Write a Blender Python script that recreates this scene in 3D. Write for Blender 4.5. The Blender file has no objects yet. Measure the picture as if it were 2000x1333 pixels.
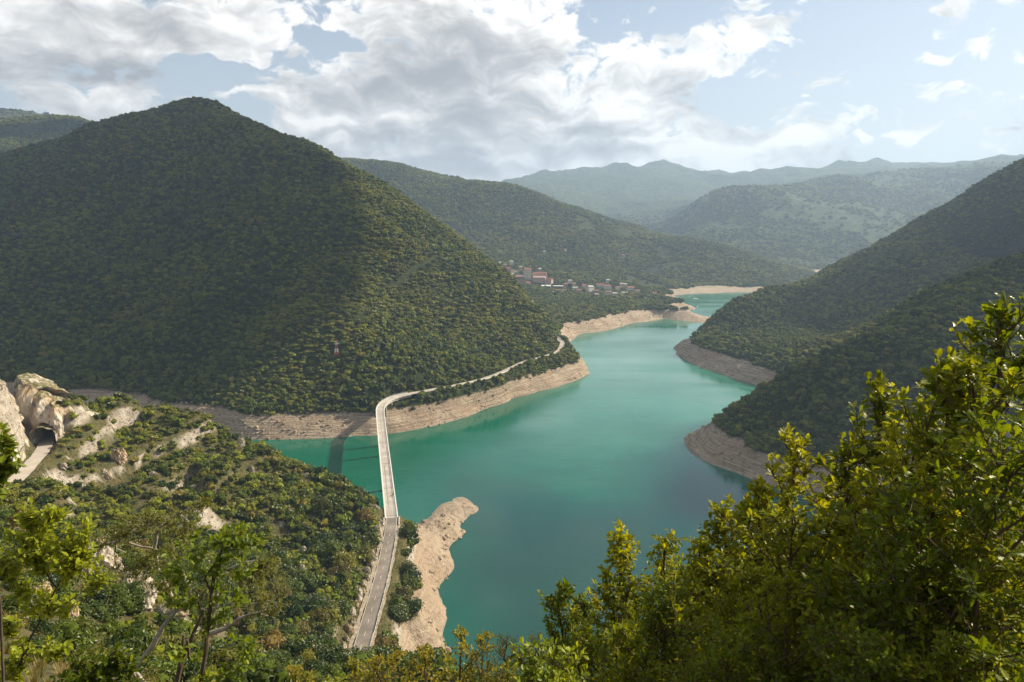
import bpy, math, random
import numpy as np
from mathutils import Vector
scene = bpy.context.scene
R = math.radians
rng = np.random.default_rng(7)
random.seed(7)

# ------------------------------------------------------------------ camera
CAM_H = 195.0
PITCH = R(10.04)
F = 1333.33                      # focal length in photograph pixels (24 mm on a 36 mm sensor)
cam_d = bpy.data.cameras.new('camera')
cam_d.lens = 24.0; cam_d.sensor_width = 36.0
cam_d.clip_start = 0.1; cam_d.clip_end = 60000
cam = bpy.data.objects.new('camera', cam_d)
scene.collection.objects.link(cam)
cam.location = (0, 0, CAM_H)
cam.rotation_euler = (R(90) - PITCH, 0, 0)
scene.camera = cam

# ------------------------------------------------------------------ sun and exposure
SUN_AZ, SUN_EL = R(22), R(34)    # azimuth from +X towards +Y
sun_dir = Vector((math.cos(SUN_EL)*math.cos(SUN_AZ), math.cos(SUN_EL)*math.sin(SUN_AZ), math.sin(SUN_EL)))
sl = bpy.data.lights.new('sun', 'SUN'); sl.energy = 5.0; sl.angle = R(0.53); sl.color = (1.0, 0.86, 0.64)
sun = bpy.data.objects.new('sun', sl); scene.collection.objects.link(sun)
sun.rotation_euler = (-sun_dir).to_track_quat('-Z', 'Y').to_euler()
scene.view_settings.view_transform = 'Standard'
scene.view_settings.look = 'None'
scene.view_settings.exposure = 0.95
scene.view_settings.gamma = 1.0
scene.view_settings.use_curve_mapping = False
try:
    scene.cycles.use_denoising = True
    scene.cycles.max_bounces = 6
    scene.cycles.diffuse_bounces = 2
    scene.cycles.glossy_bounces = 2
    scene.cycles.transmission_bounces = 3
    scene.cycles.transparent_max_bounces = 6
    scene.cycles.volume_bounces = 0
    scene.cycles.caustics_reflective = False
    scene.cycles.caustics_refractive = False
except Exception:
    pass

# ------------------------------------------------------------------ node helper
class NT:
    def __init__(s, tree):
        s.t = tree; s.n = tree.nodes; s.l = tree.links
    def node(s, kind, **kw):
        n = s.n.new(kind)
        for k, v in kw.items(): setattr(n, k, v)
        return n
    def put(s, sock, v):
        if v is None: return
        if hasattr(v, 'is_linked') or hasattr(v, 'links'): s.l.new(v, sock)
        else: sock.default_value = v
    def m(s, op, a, b=None, c=None, clamp=False):
        n = s.n.new('ShaderNodeMath'); n.operation = op; n.use_clamp = clamp
        s.put(n.inputs[0], a); s.put(n.inputs[1], b)
        if c is not None: s.put(n.inputs[2], c)
        return n.outputs[0]
    def vm(s, op, a, b=None, out=0):
        n = s.n.new('ShaderNodeVectorMath'); n.operation = op
        s.put(n.inputs[0], a)
        if op == 'SCALE': s.put(n.inputs['Scale'], b)
        elif b is not None: s.put(n.inputs[1], b)
        return n.outputs[out]
    def noise(s, vec, scale, detail=4, rough=0.5, dist=0.0, col=False):
        n = s.n.new('ShaderNodeTexNoise')
        s.put(n.inputs['Vector'], vec); s.put(n.inputs['Scale'], scale)
        n.inputs['Detail'].default_value = detail; n.inputs['Roughness'].default_value = rough
        n.inputs['Distortion'].default_value = dist
        return n.outputs['Color' if col else 'Fac']
    def mix(s, f, a, b):
        n = s.n.new('ShaderNodeMix'); n.data_type = 'RGBA'
        s.put(n.inputs[0], f); s.put(n.inputs[6], a); s.put(n.inputs[7], b)
        return n.outputs[2]
    def smooth(s, v, a, b, lo=0.0, hi=1.0):
        n = s.n.new('ShaderNodeMapRange'); n.interpolation_type = 'SMOOTHSTEP'
        s.put(n.inputs[0], v)
        for i, q in enumerate((a, b, lo, hi)): n.inputs[i+1].default_value = q
        return n.outputs[0]
    def ramp(s, v, stops):
        n = s.n.new('ShaderNodeValToRGB'); s.put(n.inputs[0], v)
        e = n.color_ramp.elements
        while len(e) < len(stops): e.new(0.5)
        for el, (p, c) in zip(e, stops):
            el.position = p; el.color = (c[0], c[1], c[2], 1)
        return n.outputs[0]
def C4(c): return (c[0], c[1], c[2], 1.0)

# ------------------------------------------------------------------ sky
def px_dir(px, py):
    """unit direction of a photograph pixel"""
    v = Vector(((px-1000)/F, (666.5-py)/F, -1.0)).normalized()
    a = R(90) - PITCH
    return Vector((v.x, v.y*math.cos(a) - v.z*math.sin(a), v.y*math.sin(a) + v.z*math.cos(a)))
def px_azel(px, py):
    d = px_dir(px, py); return math.atan2(d.x, d.y), math.asin(d.z)

world = bpy.data.worlds.new('World'); scene.world = world; world.use_nodes = True
w = NT(world.node_tree); w.n.clear()
sky = w.node('ShaderNodeTexSky', sky_type='NISHITA')
sky.sun_disc = False; sky.sun_elevation = SUN_EL; sky.sun_rotation = R(90) - SUN_AZ
sky.air_density = 1.0; sky.dust_density = 1.6; sky.ozone_density = 1.0; sky.altitude = 600
tcw = w.node('ShaderNodeTexCoord')
dirv = w.vm('NORMALIZE', tcw.outputs['Generated'])
sep = w.node('ShaderNodeSeparateXYZ'); w.put(sep.inputs[0], dirv)
dx, dy, dz = sep.outputs
az = w.m('ARCTAN2', dx, dy)
el = w.m('ARCSINE', dz)
# cloud banks of the photograph as soft masses in the sky: px, py, half width, half height (px), weight
BANKS = [(150, 40, 480, 75, .62), (430, 60, 190, 100, .42), (-80, 120, 300, 60, .5), (130, 205, 230, 50, .5), (900, 130, 330, 150, .62), (760, 230, 320, 110, .62),
         (1010, 40, 260, 90, .45), (1230, 120, 180, 75, .5), (1380, 85, 140, 60, .5), (1480, 140, 80, 22, .3),
         (1090, 270, 350, 110, .74), (1330, 290, 270, 64, .64), (1500, 308, 150, 34, .56), (1180, 335, 420, 50, .68), (800, 320, 200, 60, .6), (560, 200, 110, 40, .34),
         (1905, 98, 46, 20, .42), (1835, 110, 34, 9, .30), (1990, 112, 28, 12, .30), (1560, 175, 90, 15, .42), (1570, 199, 26, 10, .38), (1765, 263, 60, 16, .42), (1680, 262, 28, 9, .34),
         (1952, 263, 34, 9, .34), (1835, 25, 44, 11, .30), (1168, 15, 26, 12, .38), (1320, 35, 28, 14, .32), (1350, 7, 50, 8, .32)]
HOLES = [(640, 82, 66, 24, .6), (440, 148, 105, 26, .62), (1020, 100, 26, 20, .1), (480, 235, 60, 40, .55), (1270, 35, 120, 45, .45),
         (1450, 215, 160, 60, .4), (730, 285, 50, 24, .3), (1410, 20, 180, 30, .4)]
cv = w.node('ShaderNodeCombineXYZ'); w.put(cv.inputs[0], az); w.put(cv.inputs[1], el)
def noise2(vec, scale, detail, rough, colr=False):
    n = w.n.new('ShaderNodeTexNoise'); n.noise_dimensions = '2D'
    w.put(n.inputs['Vector'], vec); n.inputs['Scale'].default_value = scale
    n.inputs['Detail'].default_value = detail; n.inputs['Roughness'].default_value = rough
    return n.outputs['Color' if colr else 'Fac']
warp = noise2(cv.outputs[0], 12.0, 2, .5, True)
wv = w.vm('ADD', cv.outputs[0], w.vm('SCALE', w.vm('SUBTRACT', warp, (.5, .5, .5)), .045))
def vma(v, mul, add):
    n = w.n.new('ShaderNodeVectorMath'); n.operation = 'MULTIPLY_ADD'
    w.put(n.inputs[0], v); n.inputs[1].default_value = mul; n.inputs[2].default_value = add; return n.outputs[0]
def blob(v, px, py, rx, ry, wt):
    a0, e0 = px_azel(px, py)
    a1, _ = px_azel(px + 10, py); _, e1 = px_azel(px, py - 10)
    ix = 1/(1.35*rx * abs(a1 - a0) / 10); iy = 1/(1.35*ry * abs(e1 - e0) / 10)
    q = vma(v, (ix, iy, 0), (-a0*ix, -e0*iy, 0))
    return w.m('MULTIPLY_ADD', w.vm('DOT_PRODUCT', q, q, out=1), -wt, wt)
def cover(v):
    a = 0.0; h = None
    for b in BANKS: a = w.m('MAXIMUM', blob(v, *b), a)
    for b in HOLES: h = w.m('MAXIMUM', blob(v, *b), 0.0 if h is None else h)
    return w.m('SUBTRACT', a, h)
def detail(v):
    sv = w.vm('MULTIPLY', v, (1.0, 1.7, 1.0))
    n1 = noise2(sv, 7.0, 9, .67)
    vo = w.node('ShaderNodeTexVoronoi', feature='F1', voronoi_dimensions='2D'); w.put(vo.inputs['Vector'], sv)
    vo.inputs['Scale'].default_value = 26.0; vo.inputs['Detail'].default_value = 2.5; vo.inputs['Roughness'].default_value = .55
    return w.m('ADD', w.m('MULTIPLY', n1, 1.45), w.m('MULTIPLY', vo.outputs['Distance'], -.34))
def soft(v, detail_=4):
    sv = w.vm('MULTIPLY', v, (1.0, 1.9, 1.0))
    return noise2(sv, 8.5, detail_, .58)
# grey undersides of the banks
GREY = [(120, 122, 330, 34, .7), (330, 60, 220, 40, .3), (60, 30, 260, 40, .3), (880, 105, 190, 75, .55), (650, 185, 130, 45, .6), (1165, 258, 100, 26, .8), (1250, 150, 110, 24, .65),
        (1010, 225, 110, 55, .5), (1120, 296, 190, 20, .6), (800, 265, 110, 24, .4), (930, 330, 160, 16, .5), (560, 120, 60, 24, .5)]
# outside the view the same broken cover goes on
rest = w.m('MAXIMUM', w.smooth(w.m('ABSOLUTE', az), .70, .95), w.smooth(el, .36, .5))
rest = w.m('MULTIPLY', rest, .30)
def dens(off):
    v = wv if off == 0 else w.vm('ADD', wv, (SA*off, SE*off, 0))
    return v
SA, SE = .020, .028        # towards the sun: up and to the right
K0 = -.60
c0 = w.m('MAXIMUM', cover(wv), rest)
c3 = w.m('MAXIMUM', cover(w.vm('ADD', wv, (SA*2.6, SE*2.6, 0))), rest)
t0 = detail(wv)
d0 = w.m('ADD', w.m('ADD', t0, c0), K0)
alpha = w.smooth(d0, -.04, .19)
pos = lambda v: w.m('MAXIMUM', v, 0.0)
sh = w.vm('ADD', wv, (SA*.5, SE*.5, 0))
rel = w.m('ADD', w.m('MULTIPLY', w.m('SUBTRACT', soft(wv), soft(sh)), 1.7), w.m('MULTIPLY', w.m('SUBTRACT', c0, c3), .55))
gm = None
for b in GREY: gm = w.m('MAXIMUM', blob(wv, *b), 0.0 if gm is None else gm)
mott = w.m('MULTIPLY', w.m('SUBTRACT', noise2(w.vm('ADD', w.vm('MULTIPLY', wv, (1.0, 2.1, 1.0)), (5.2, 1.3, 0)), 5.0, 6, .6), .5), 1.5)
thin = w.smooth(d0, .0, .25, .22, 0.0)
grey_rest = w.m('MULTIPLY', rest, .7)
lit = w.m('SUBTRACT', w.m('ADD', w.m('ADD', rel, thin), w.m('ADD', mott, .68)), w.m('ADD', w.m('MULTIPLY', gm, .75), grey_rest), clamp=True)
ccol = w.ramp(lit, [(0.0, (.235, .235, .242)), (.35, (.325, .322, .318)), (.65, (.47, .46, .445)), (1.0, (.70, .68, .645))])
SKY_K = .066
skyc = w.vm('SCALE', sky.outputs[0], SKY_K)
CLOUD_K = .98
cl = w.vm('SCALE', ccol, CLOUD_K)
# thin bright veil that lies over the blue, thicker towards the sun side and the horizon
dotsun = w.vm('DOT_PRODUCT', dirv, tuple(sun_dir), out=1)
glow = w.m('POWER', w.m('MAXIMUM', dotsun, 0.0), 3.0)
veil = w.m('ADD', w.m('MULTIPLY', glow, .12), w.smooth(el, 0.0, .5, .62, .12), clamp=True)
skyv = w.mix(veil, skyc, (.43, .45, .455, 1))
final = w.mix(w.m('MULTIPLY', alpha, .97), skyv, cl)
bg = w.node('ShaderNodeBackground'); w.put(bg.inputs[0], final); bg.inputs[1].default_value = 1.0
wo = w.node('ShaderNodeOutputWorld'); w.l.new(bg.outputs[0], wo.inputs[0])
world.cycles.sampling_method = 'NONE'

# ------------------------------------------------------------------ object helpers
col = scene.collection
def props(o, label=None, cat=None, group=None, kind=None):
    if label: o['label'] = label
    if cat: o['category'] = cat
    if group: o['group'] = group
    if kind: o['kind'] = kind
    return o
def empty(name, loc=(0, 0, 0), rz=0.0, **kw):
    o = bpy.data.objects.new(name, None); col.objects.link(o)
    o.location = loc; o.rotation_euler = (0, 0, rz); o.empty_display_size = .3
    return props(o, **kw)
def link(name, me, parent=None, loc=(0, 0, 0), **kw):
    o = bpy.data.objects.new(name, me); col.objects.link(o)
    if parent is not None: o.parent = parent
    o.location = loc
    return props(o, **kw)
def mesh_np(name, V, Fc, mats=(), smooth=False, mi=None):
    """mesh from numpy verts (n,3) and faces (m,k) or list of such arrays"""
    me = bpy.data.meshes.new(name)
    V = np.asarray(V, dtype=np.float32).reshape(-1, 3)
    Fl = Fc if isinstance(Fc, list) else [Fc]
    Fl = [np.asarray(f, dtype=np.int32) for f in Fl if len(f)]
    me.vertices.add(len(V)); me.vertices.foreach_set('co', V.ravel())
    tot = sum(f.size for f in Fl); npoly = sum(len(f) for f in Fl)
    me.loops.add(tot); me.polygons.add(npoly)
    me.loops.foreach_set('vertex_index', np.concatenate([f.ravel() for f in Fl]))
    starts = []; s = 0
    for f in Fl:
        k = f.shape[1]; starts.append(s + np.arange(len(f))*k); s += f.size
    me.polygons.foreach_set('loop_start', np.concatenate(starts).astype(np.int32))
    if mi is not None: me.polygons.foreach_set('material_index', np.asarray(mi, dtype=np.int32))
    me.polygons.foreach_set('use_smooth', np.full(npoly, smooth))
    for m_ in mats: me.materials.append(m_)
    me.update(calc_edges=True); me.validate()
    return me
class MB:
    """collects simple shapes into one mesh"""
    def __init__(s): s.v = []; s.f = []; s.mi = []
    def add(s, vs, fs, mi=0):
        b = len(s.v); s.v += [tuple(v) for v in vs]
        for f in fs: s.f.append([b+i for i in f]); s.mi.append(mi)
    def box(s, x0, x1, y0, y1, z0, z1, mi=0):
        s.add([(x0,y0,z0),(x1,y0,z0),(x1,y1,z0),(x0,y1,z0),(x0,y0,z1),(x1,y0,z1),(x1,y1,z1),(x0,y1,z1)],
              [(0,3,2,1),(4,5,6,7),(0,1,5,4),(1,2,6,5),(2,3,7,6),(3,0,4,7)], mi)
    def tube(s, pts, rad, n=6, mi=0, cap=True):
        pts = [Vector(p) for p in pts]
        rings = []
        for i, p in enumerate(pts):
            d = (pts[min(i+1, len(pts)-1)] - pts[max(i-1, 0)])
            if d.length < 1e-9: d = Vector((0, 0, 1))
            d.normalize()
            u = d.cross(Vector((0.13, 0.31, 1))); 
            if u.length < .05: u = d.cross(Vector((1, 0, 0)))
            u.normalize(); v = d.cross(u)
            r = rad[i] if hasattr(rad, '__len__') else rad
            rings.append([p + u*(math.cos(2*math.pi*k/n)*r) + v*(math.sin(2*math.pi*k/n)*r) for k in range(n)])
        fs = []
        for i in range(len(pts)-1):
            for k in range(n): fs.append((i*n+k, i*n+(k+1) % n, (i+1)*n+(k+1) % n, (i+1)*n+k))
        if cap: fs += [tuple(range(n)), tuple((len(pts)-1)*n+k for k in reversed(range(n)))]
        s.add([q for r_ in rings for q in r_], fs, mi)
    def mesh(s, name, mats, smooth=False):
        me = bpy.data.meshes.new(name); me.from_pydata(s.v, [], s.f)
        for m_ in mats: me.materials.append(m_)
        me.polygons.foreach_set('material_index', s.mi)
        me.polygons.foreach_set('use_smooth', [smooth]*len(s.f)); me.update()
        return me

# ------------------------------------------------------------------ value noise
_tab = rng.random((256, 256)).astype(np.float64)
def vnoise(x, y, seed=0):
    x = np.asarray(x) + seed*37.13; y = np.asarray(y) + seed*91.7
    xi = np.floor(x).astype(int); yi = np.floor(y).astype(int); fx = x-xi; fy = y-yi
    fx = fx*fx*(3-2*fx); fy = fy*fy*(3-2*fy)
    a = _tab[xi & 255, yi & 255]; b = _tab[(xi+1) & 255, yi & 255]; c = _tab[xi & 255, (yi+1) & 255]; d = _tab[(xi+1) & 255, (yi+1) & 255]
    return (a*(1-fx)+b*fx)*(1-fy) + (c*(1-fx)+d*fx)*fy
def fbm(x, y, scale, octv=4, seed=0):
    s = 0; a = 1; t = 0
    for i in range(octv):
        s = s + a*(vnoise(np.asarray(x)/scale, np.asarray(y)/scale, seed+i)-.5)*2; t += a; a *= .5; scale = scale*.5
    return s/t
def ridged(x, y, scale, octv=3, seed=0):
    s = 0; a = 1; t = 0
    for i in range(octv):
        s = s + a*(1-np.abs(vnoise(np.asarray(x)/scale, np.asarray(y)/scale, seed+i)*2-1)); t += a; a *= .5; scale = scale*.5
    return s/t

# ------------------------------------------------------------------ terrain survey points
def ang(py): return PITCH + math.atan((py-666.5)/F)      # depression below the horizon
def P(px, py, D):
    """point seen at pixel (px,py) lying D metres north of the camera"""
    c, s_ = math.cos(PITCH), math.sin(PITCH)
    z = CAM_H - D*math.tan(ang(py))
    zc = D*c + (CAM_H - z)*s_
    return ((px-1000)/F*zc, D, z)
def Z(px, py, z):
    D = (CAM_H - z)/math.tan(ang(py)); return P(px, py, D)

road_near_px = [(640, 1420), (668, 1360), (690, 1310), (706, 1262), (722, 1205), (735, 1160), (748, 1112), (757, 1065), (764, 1030), (765, 1012)]
bridge_px = [(765, 1012), (742, 806), (743, 797), (748, 789), (757, 782), (770, 776), (785, 772), (800, 769)]
road_far_px = [(800, 769), (840, 762), (880, 755), (920, 746), (960, 736), (1000, 718), (1022, 707), (1060, 697), (1085, 690), (1096, 681), (1098, 672), (1094, 664), (1080, 655)]
DECK = 27.0
def chain(pxs, z): return [Z(a, b, z) for a, b in pxs]
def smooth_line(pts, n=2):
    pts = [np.array(p) for p in pts]
    for _ in range(n):
        out = [pts[0]]
        for a, b in zip(pts, pts[1:]): out += [a*.75+b*.25, a*.25+b*.75]
        out.append(pts[-1]); pts = out
    return np.array(pts)
road_near = smooth_line(chain(road_near_px, DECK))
road_far = smooth_line(chain(road_far_px, DECK))
bridge_line = smooth_line(chain(bridge_px, DECK))
road_up = smooth_line([Z(-130, 1010, 84), Z(-60, 990, 84), Z(0, 962, 83), Z(35, 935, 82), Z(62, 905, 80.5), Z(80, 885, 79.5), Z(90, 868, 78.8), Z(92, 852, 78)])

S = []      # shore
for q in [(-500,775),(-300,785),(-100,794),(50,800),(150,805),(250,822),(350,840),(420,850),(470,857),(540,859),(620,858),(700,853),(760,848),(830,836),(900,818),(960,795),(1000,779),(1050,765),(1100,752),(1140,737),(1148,724),(1143,708),(1130,692),(1122,682),(1113,671),(1122,662),(1135,653),(1180,647),(1230,633),(1300,623),(1340,618),(1350,614),(1346,607),(1356,601),(1340,597),(1328,591),
          (1322,584),(1312,578),(1332,575.5),(1400,573.5),(1480,571.5),(1560,570.5),(1700,568),(1900,568),
          (1950,580),(1800,588),(1640,598),(1540,608),(1450,622),(1390,640),(1352,662),(1328,676),(1324,686),(1332,697),(1350,710),(1400,728),(1450,745),(1490,757),(1540,770),(1580,783),(1560,795),(1500,803),(1450,815),(1400,832),(1352,846),(1337,857),(1341,873),(1360,892),(1400,912),(1440,925),(1490,944),(1560,955),(1680,962),(1850,962),(2050,950),(2300,930),
          (870,1300),(866,1250),(869,1218),(875,1195),(860,1168),(855,1150),(870,1128),(887,1110),(880,1088),(886,1058),(905,1030),(936,997),(925,984),(905,972),(882,973),(858,992),(836,1013),(812,1033),(797,1031),(775,1030),(740,1018),(700,1000),(640,985),(560,972),(450,962),(300,935),(100,905),(-100,880),(-350,860)]:
    S.append(Z(q[0], q[1], 0))
S += [(-40,262,0),(0,247,0),(60,243,0),(120,240,0),(250,236,0),(400,220,0),(650,180,0)]
V = [Z(a, b, 17.0) for a, b in [(50,781),(150,782),(250,797),(350,805),(420,812),(480,812),(540,811),(600,809),(680,806),(730,806),(860,783),(900,770),(940,758),(1000,742),(1050,728),(1100,712),(1130,702),(1112,690),(1140,627),(1170,620),(1200,612),(1230,607),(1300,605),(1340,604),
      (1345,671),(1372,681),(1420,697),(1480,716),(1530,737),(1400,838),(1420,855),(1470,878),(1530,902),(1600,915),(1700,920),(1850,920),
      (787,1040),(802,1060),(800,1100),(778,1140),(765,1180),(770,1215),(785,1250),(800,1290)]]
V += [Z(a, b, 12.0) for a, b in [(1250,549),(1330,554),(1400,556),(1480,558),(1560,553)]]
LK = []     # lake bed
for a, b in [(1200,750),(1250,700),(1000,900),(1100,1000),(600,890),(300,870),(1400,760),(1300,650),(1400,590),(1150,1150),(1400,1000),(900,880),(1150,850),(1200,950),(1000,1200),(1600,1000),(1250,1250),(100,850),(1900,1020),(1450,605),(1700,577),(1000,1050),(1060,800),(1230,790),(1200,680),(-200,830)]:
    x_, y_, _ = Z(a, b, 0); LK.append((x_, y_, -28))
LK += [(120,300,-22),(250,300,-25),(400,330,-25),(700,300,-20),(0,300,-18)]
M = [P(*q) for q in [
  # left mountain skyline
  (1100,655,900),(1060,610,960),(1000,560,1020),(950,519,1060),(900,474,1090),(830,419,1120),(760,370,1150),(700,341,1170),(640,306,1190),(600,281,1210),(540,256,1230),(480,236,1245),(445,214,1250),(420,197,1255),(380,190,1260),(340,196,1260),(300,210,1255),(240,226,1250),(180,246,1240),(120,276,1225),(60,301,1215),(0,311,1210),(-150,345,1200),(-400,385,1180),(-700,400,1150),
  # spine and faces
  (850,742,705),(800,690,690),(730,600,760),(650,500,820),(580,400,920),(500,300,1050),(450,250,1150),
  (950,700,800),(900,650,820),(850,560,900),(1000,640,880),(750,450,950),(720,540,860),(620,400,985),(800,620,800),(1040,650,900),(800,480,1000),
  (600,740,670),(540,650,720),(500,600,800),(400,700,740),(300,500,980),(200,700,760),(200,400,1080),(0,600,880),(0,450,1050),(450,450,960),(400,300,1120),(-200,600,880),(-300,450,1050),(100,760,700),(300,620,850),(100,500,960),(-200,720,760),(420,560,830),(560,520,850),(700,760,640),(300,770,680),
  # behind it, and the hill at the far left
  (-50,238,2200),(0,236,2200),(60,237,2200),(110,236,2200),(150,240,2200),(200,262,2150),(-200,250,2200),(60,270,2000),(0,290,1850),(-400,240,2300),(300,330,2100),
  # hill behind the village
  (640,322,2750),(705,322,2720),(740,328,2700),(770,337,2680),(830,352,2650),(865,360,2620),(900,361,2600),(960,366,2560),(1020,371,2520),(1060,384,2480),(1110,416,2430),(1160,441,2400),(1210,454,2400),(1260,466,2450),(1300,474,2400),(1350,479,2370),(1400,483,2350),(1450,494,2300),(1500,516,2250),(1560,547,2150),
  (900,450,2250),(1000,480,2150),(1000,420,2350),(1100,500,2080),(1200,530,2000),(1280,542,1960),(1040,520,1950),(1350,520,2150),(1450,530,2080),(1520,545,2050),(1100,540,1850),(1200,552,1800),(1250,500,2280),(1130,455,2250),(900,520,1950),(800,450,2150),(700,400,2450),(1020,540,1840),(960,510,1920),(1300,535,2080),(1180,495,2180),
  # village shelf
  (1050,563,1770),(1150,577,1600),(1240,573,1620),(1000,570,1500),(1050,592,1400),(1300,590,1480),(1300,566,1690),(1100,565,1700),(1200,566,1700),(1010,600,1280),(1100,600,1330),(1180,592,1440),(1240,590,1470),(1080,625,1180),(1335,592,1500),
  # right hill beyond the bay
  (1336,664,1040),(1345,662,1045),(1370,650,1060),(1400,617,1080),(1440,586,1100),(1500,566,1130),(1560,558,1160),(1620,543,1190),(1700,496,1230),(1800,436,1290),(1850,406,1310),(1930,361,1350),(2000,321,1400),(2200,222,1500),(2500,150,1600),
  (1500,640,1000),(1600,640,1015),(1700,600,1060),(1850,500,1150),(2000,420,1250),(1700,670,930),(1800,620,960),(2000,520,1050),(2200,420,1150),(1440,650,1010),
  # right hill in front of the bay
  (1420,808,590),(1450,789,597),(1500,759,595),(1540,736,580),(1600,709,578),(1700,664,590),(1800,614,620),(1900,564,650),(2000,509,690),(2200,400,760),(2500,300,850),
  (1500,850,548),(1600,800,525),(1700,750,540),(1800,800,508),(1900,700,560),(2000,650,590),(2000,800,510),(1800,700,560),(2200,650,620),(2300,800,560),
  # far ranges
  (1320,452,3800),(1360,407,3800),(1400,380,3900),(1440,372,3950),(1490,370,4000),(1560,357,4100),(1640,347,4200),(1700,347,4200),(1780,337,4300),(1850,322,4400),(1930,307,4500),(2000,300,4600),(2200,270,4800),(2500,230,5000),
  (1450,460,3200),(1600,530,2600),(1500,500,2800),(1700,455,3200),(1850,440,3300),(1900,380,3900),(2100,450,3400),(1600,430,3500),(1750,400,3800),(1380,480,3000),
  (850,372,6500),(940,366,6800),(1000,361,7000),(1060,347,7200),(1110,338,7300),(1150,330,7400),(1210,328,7450),(1250,330,7450),(1295,321,7500),(1340,333,7450),(1400,341,7400),(1470,337,7600),(1540,332,7600),(1600,344,7600),(1700,352,7600),(1900,360,7600),(2300,360,7500),
  (1150,402,5500),(1280,402,5600),(1200,442,4500),(1290,455,4200),(1050,380,6000),(1100,430,4800),(1160,405,4300),(1210,440,4000),(1400,370,6200),(1100,475,3400),(1250,478,3300),
  # near spur with the tunnel
  (735,990,375),(700,968,388),(640,935,395),(580,910,400),(520,888,405),(480,872,410),(450,848,410),(400,812,410),(330,792,412),(270,798,400),(200,806,385),(150,800,368),(110,792,355),(40,760,322),(0,760,315),(-150,735,300),(-400,700,300),
  (110,865,335),(200,900,345),(150,950,292),(100,1000,250),(200,1000,300),(300,950,340),(400,950,352),(500,950,365),(600,960,375),(700,1020,352),(650,1060,335),(450,1050,320),(300,1050,280),(150,1080,180),(0,1060,150),(350,1150,220),(500,1150,270),(600,1150,275),(660,1120,300),(640,1200,262),(620,1300,225),(500,1250,215),(350,1280,130),(200,1250,90),(100,1200,80),(0,1150,80),(200,1150,120),(0,1300,50),(250,1340,68),(500,1340,168),(650,1340,213),(-100,1100,120),(-100,900,285),(400,880,385),(250,860,378),(560,1050,330),(400,1000,320),
  # bare point below the road
  (906,985,412),(872,1008,402),(842,1060,372),(850,1100,340),(830,1150,310),(820,1200,285)]]
X = [(0,0,193.2),(0,-40,196),(40,-20,195),(-40,-20,195),(0,4,189.8),(8,4,189.6),(-8,4,190.2),(0,12,182.5),(0,50,152),(0,100,114),(0,150,76),(0,200,38),(0,228,16),(15,15,180),(60,50,150),(150,60,140),(100,150,72),(200,150,66),(100,215,20),(-60,10,186),(-150,0,202),(-300,120,200),(-420,250,190),(-500,60,270),
     (300,100,110),(500,60,140),(300,-100,220),(0,-200,260),(-300,-150,280),(-20,60,146),(-30,100,118),(-45,160,80),
     (-1500,500,200),(-1500,900,320),(-1800,1300,480),(-1200,1500,300),(-600,1600,220),(-200,1500,110),(-2500,2200,600),(-2500,400,500),(-3000,4000,800),(-1500,3500,500),(-500,3200,330),(0,3300,260),(500,3100,160),
     (-3500,7000,700),(-1500,5500,450),(-300,5000,300),(4500,7500,700),(4500,4500,700),(3000,2500,500),(2200,1600,520),(1700,900,420),(1300,400,300),(2500,0,500),(900,100,250),(1700,2300,10),(1500,2000,5),(0,8600,500),(3000,8600,500),(6000,8600,500),(6000,3000,700),(-3500,8600,500),(900,1250,20),(1100,1800,5)]
rd = []
for L_, st in ((road_near, 3), (road_far, 3), (road_up, 3)):
    for p in L_[::st]: rd.append(tuple(p))
PTS = np.array(S + V + LK + M + X + rd, dtype=float)
# drop near-coincident survey points
keep = []
for i, p in enumerate(PTS):
    lim = 5 + .004*p[1]
    if all((p[0]-PTS[j][0])**2 + (p[1]-PTS[j][1])**2 > lim*lim for j in keep): keep.append(i)
PTS = PTS[keep]
CC = 6.0
def kern(r2): return np.sqrt(r2 + CC*CC)
dd = ((PTS[:, None, :2] - PTS[None, :, :2])**2).sum(-1)
A = kern(dd); n_ = len(PTS)
Q = np.concatenate([np.ones((n_, 1)), PTS[:, :2]/1000], 1)
big = np.zeros((n_+3, n_+3)); big[:n_, :n_] = A - np.eye(n_)*.6; big[:n_, n_:] = Q; big[n_:, :n_] = Q.T
sol = np.linalg.solve(big, np.concatenate([PTS[:, 2], np.zeros(3)]))
def base_h(x, y):
    x = np.asarray(x, float).ravel(); y = np.asarray(y, float).ravel()
    out = np.empty(len(x))
    for i in range(0, len(x), 20000):
        xx = x[i:i+20000, None]; yy = y[i:i+20000, None]
        out[i:i+20000] = kern((xx-PTS[None, :, 0])**2 + (yy-PTS[None, :, 1])**2) @ sol[:n_] + sol[n_] + xx[:, 0]/1000*sol[n_+1] + yy[:, 0]/1000*sol[n_+2]
    return out
def seg_dist(x, y, line):
    """distance to a polyline and its height there"""
    best = np.full(x.shape, 1e9); hz = np.zeros(x.shape)
    for a, b in zip(line, line[1:]):
        d = b[:2]-a[:2]; L2 = (d**2).sum()
        if L2 < 1e-9: continue
        t = np.clip(((x-a[0])*d[0] + (y-a[1])*d[1])/L2, 0, 1)
        q = (x-a[0]-t*d[0])**2 + (y-a[1]-t*d[1])**2
        mk = q < best; best = np.where(mk, q, best); hz = np.where(mk, a[2]+t*(b[2]-a[2]), hz)
    return np.sqrt(best), hz

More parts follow.
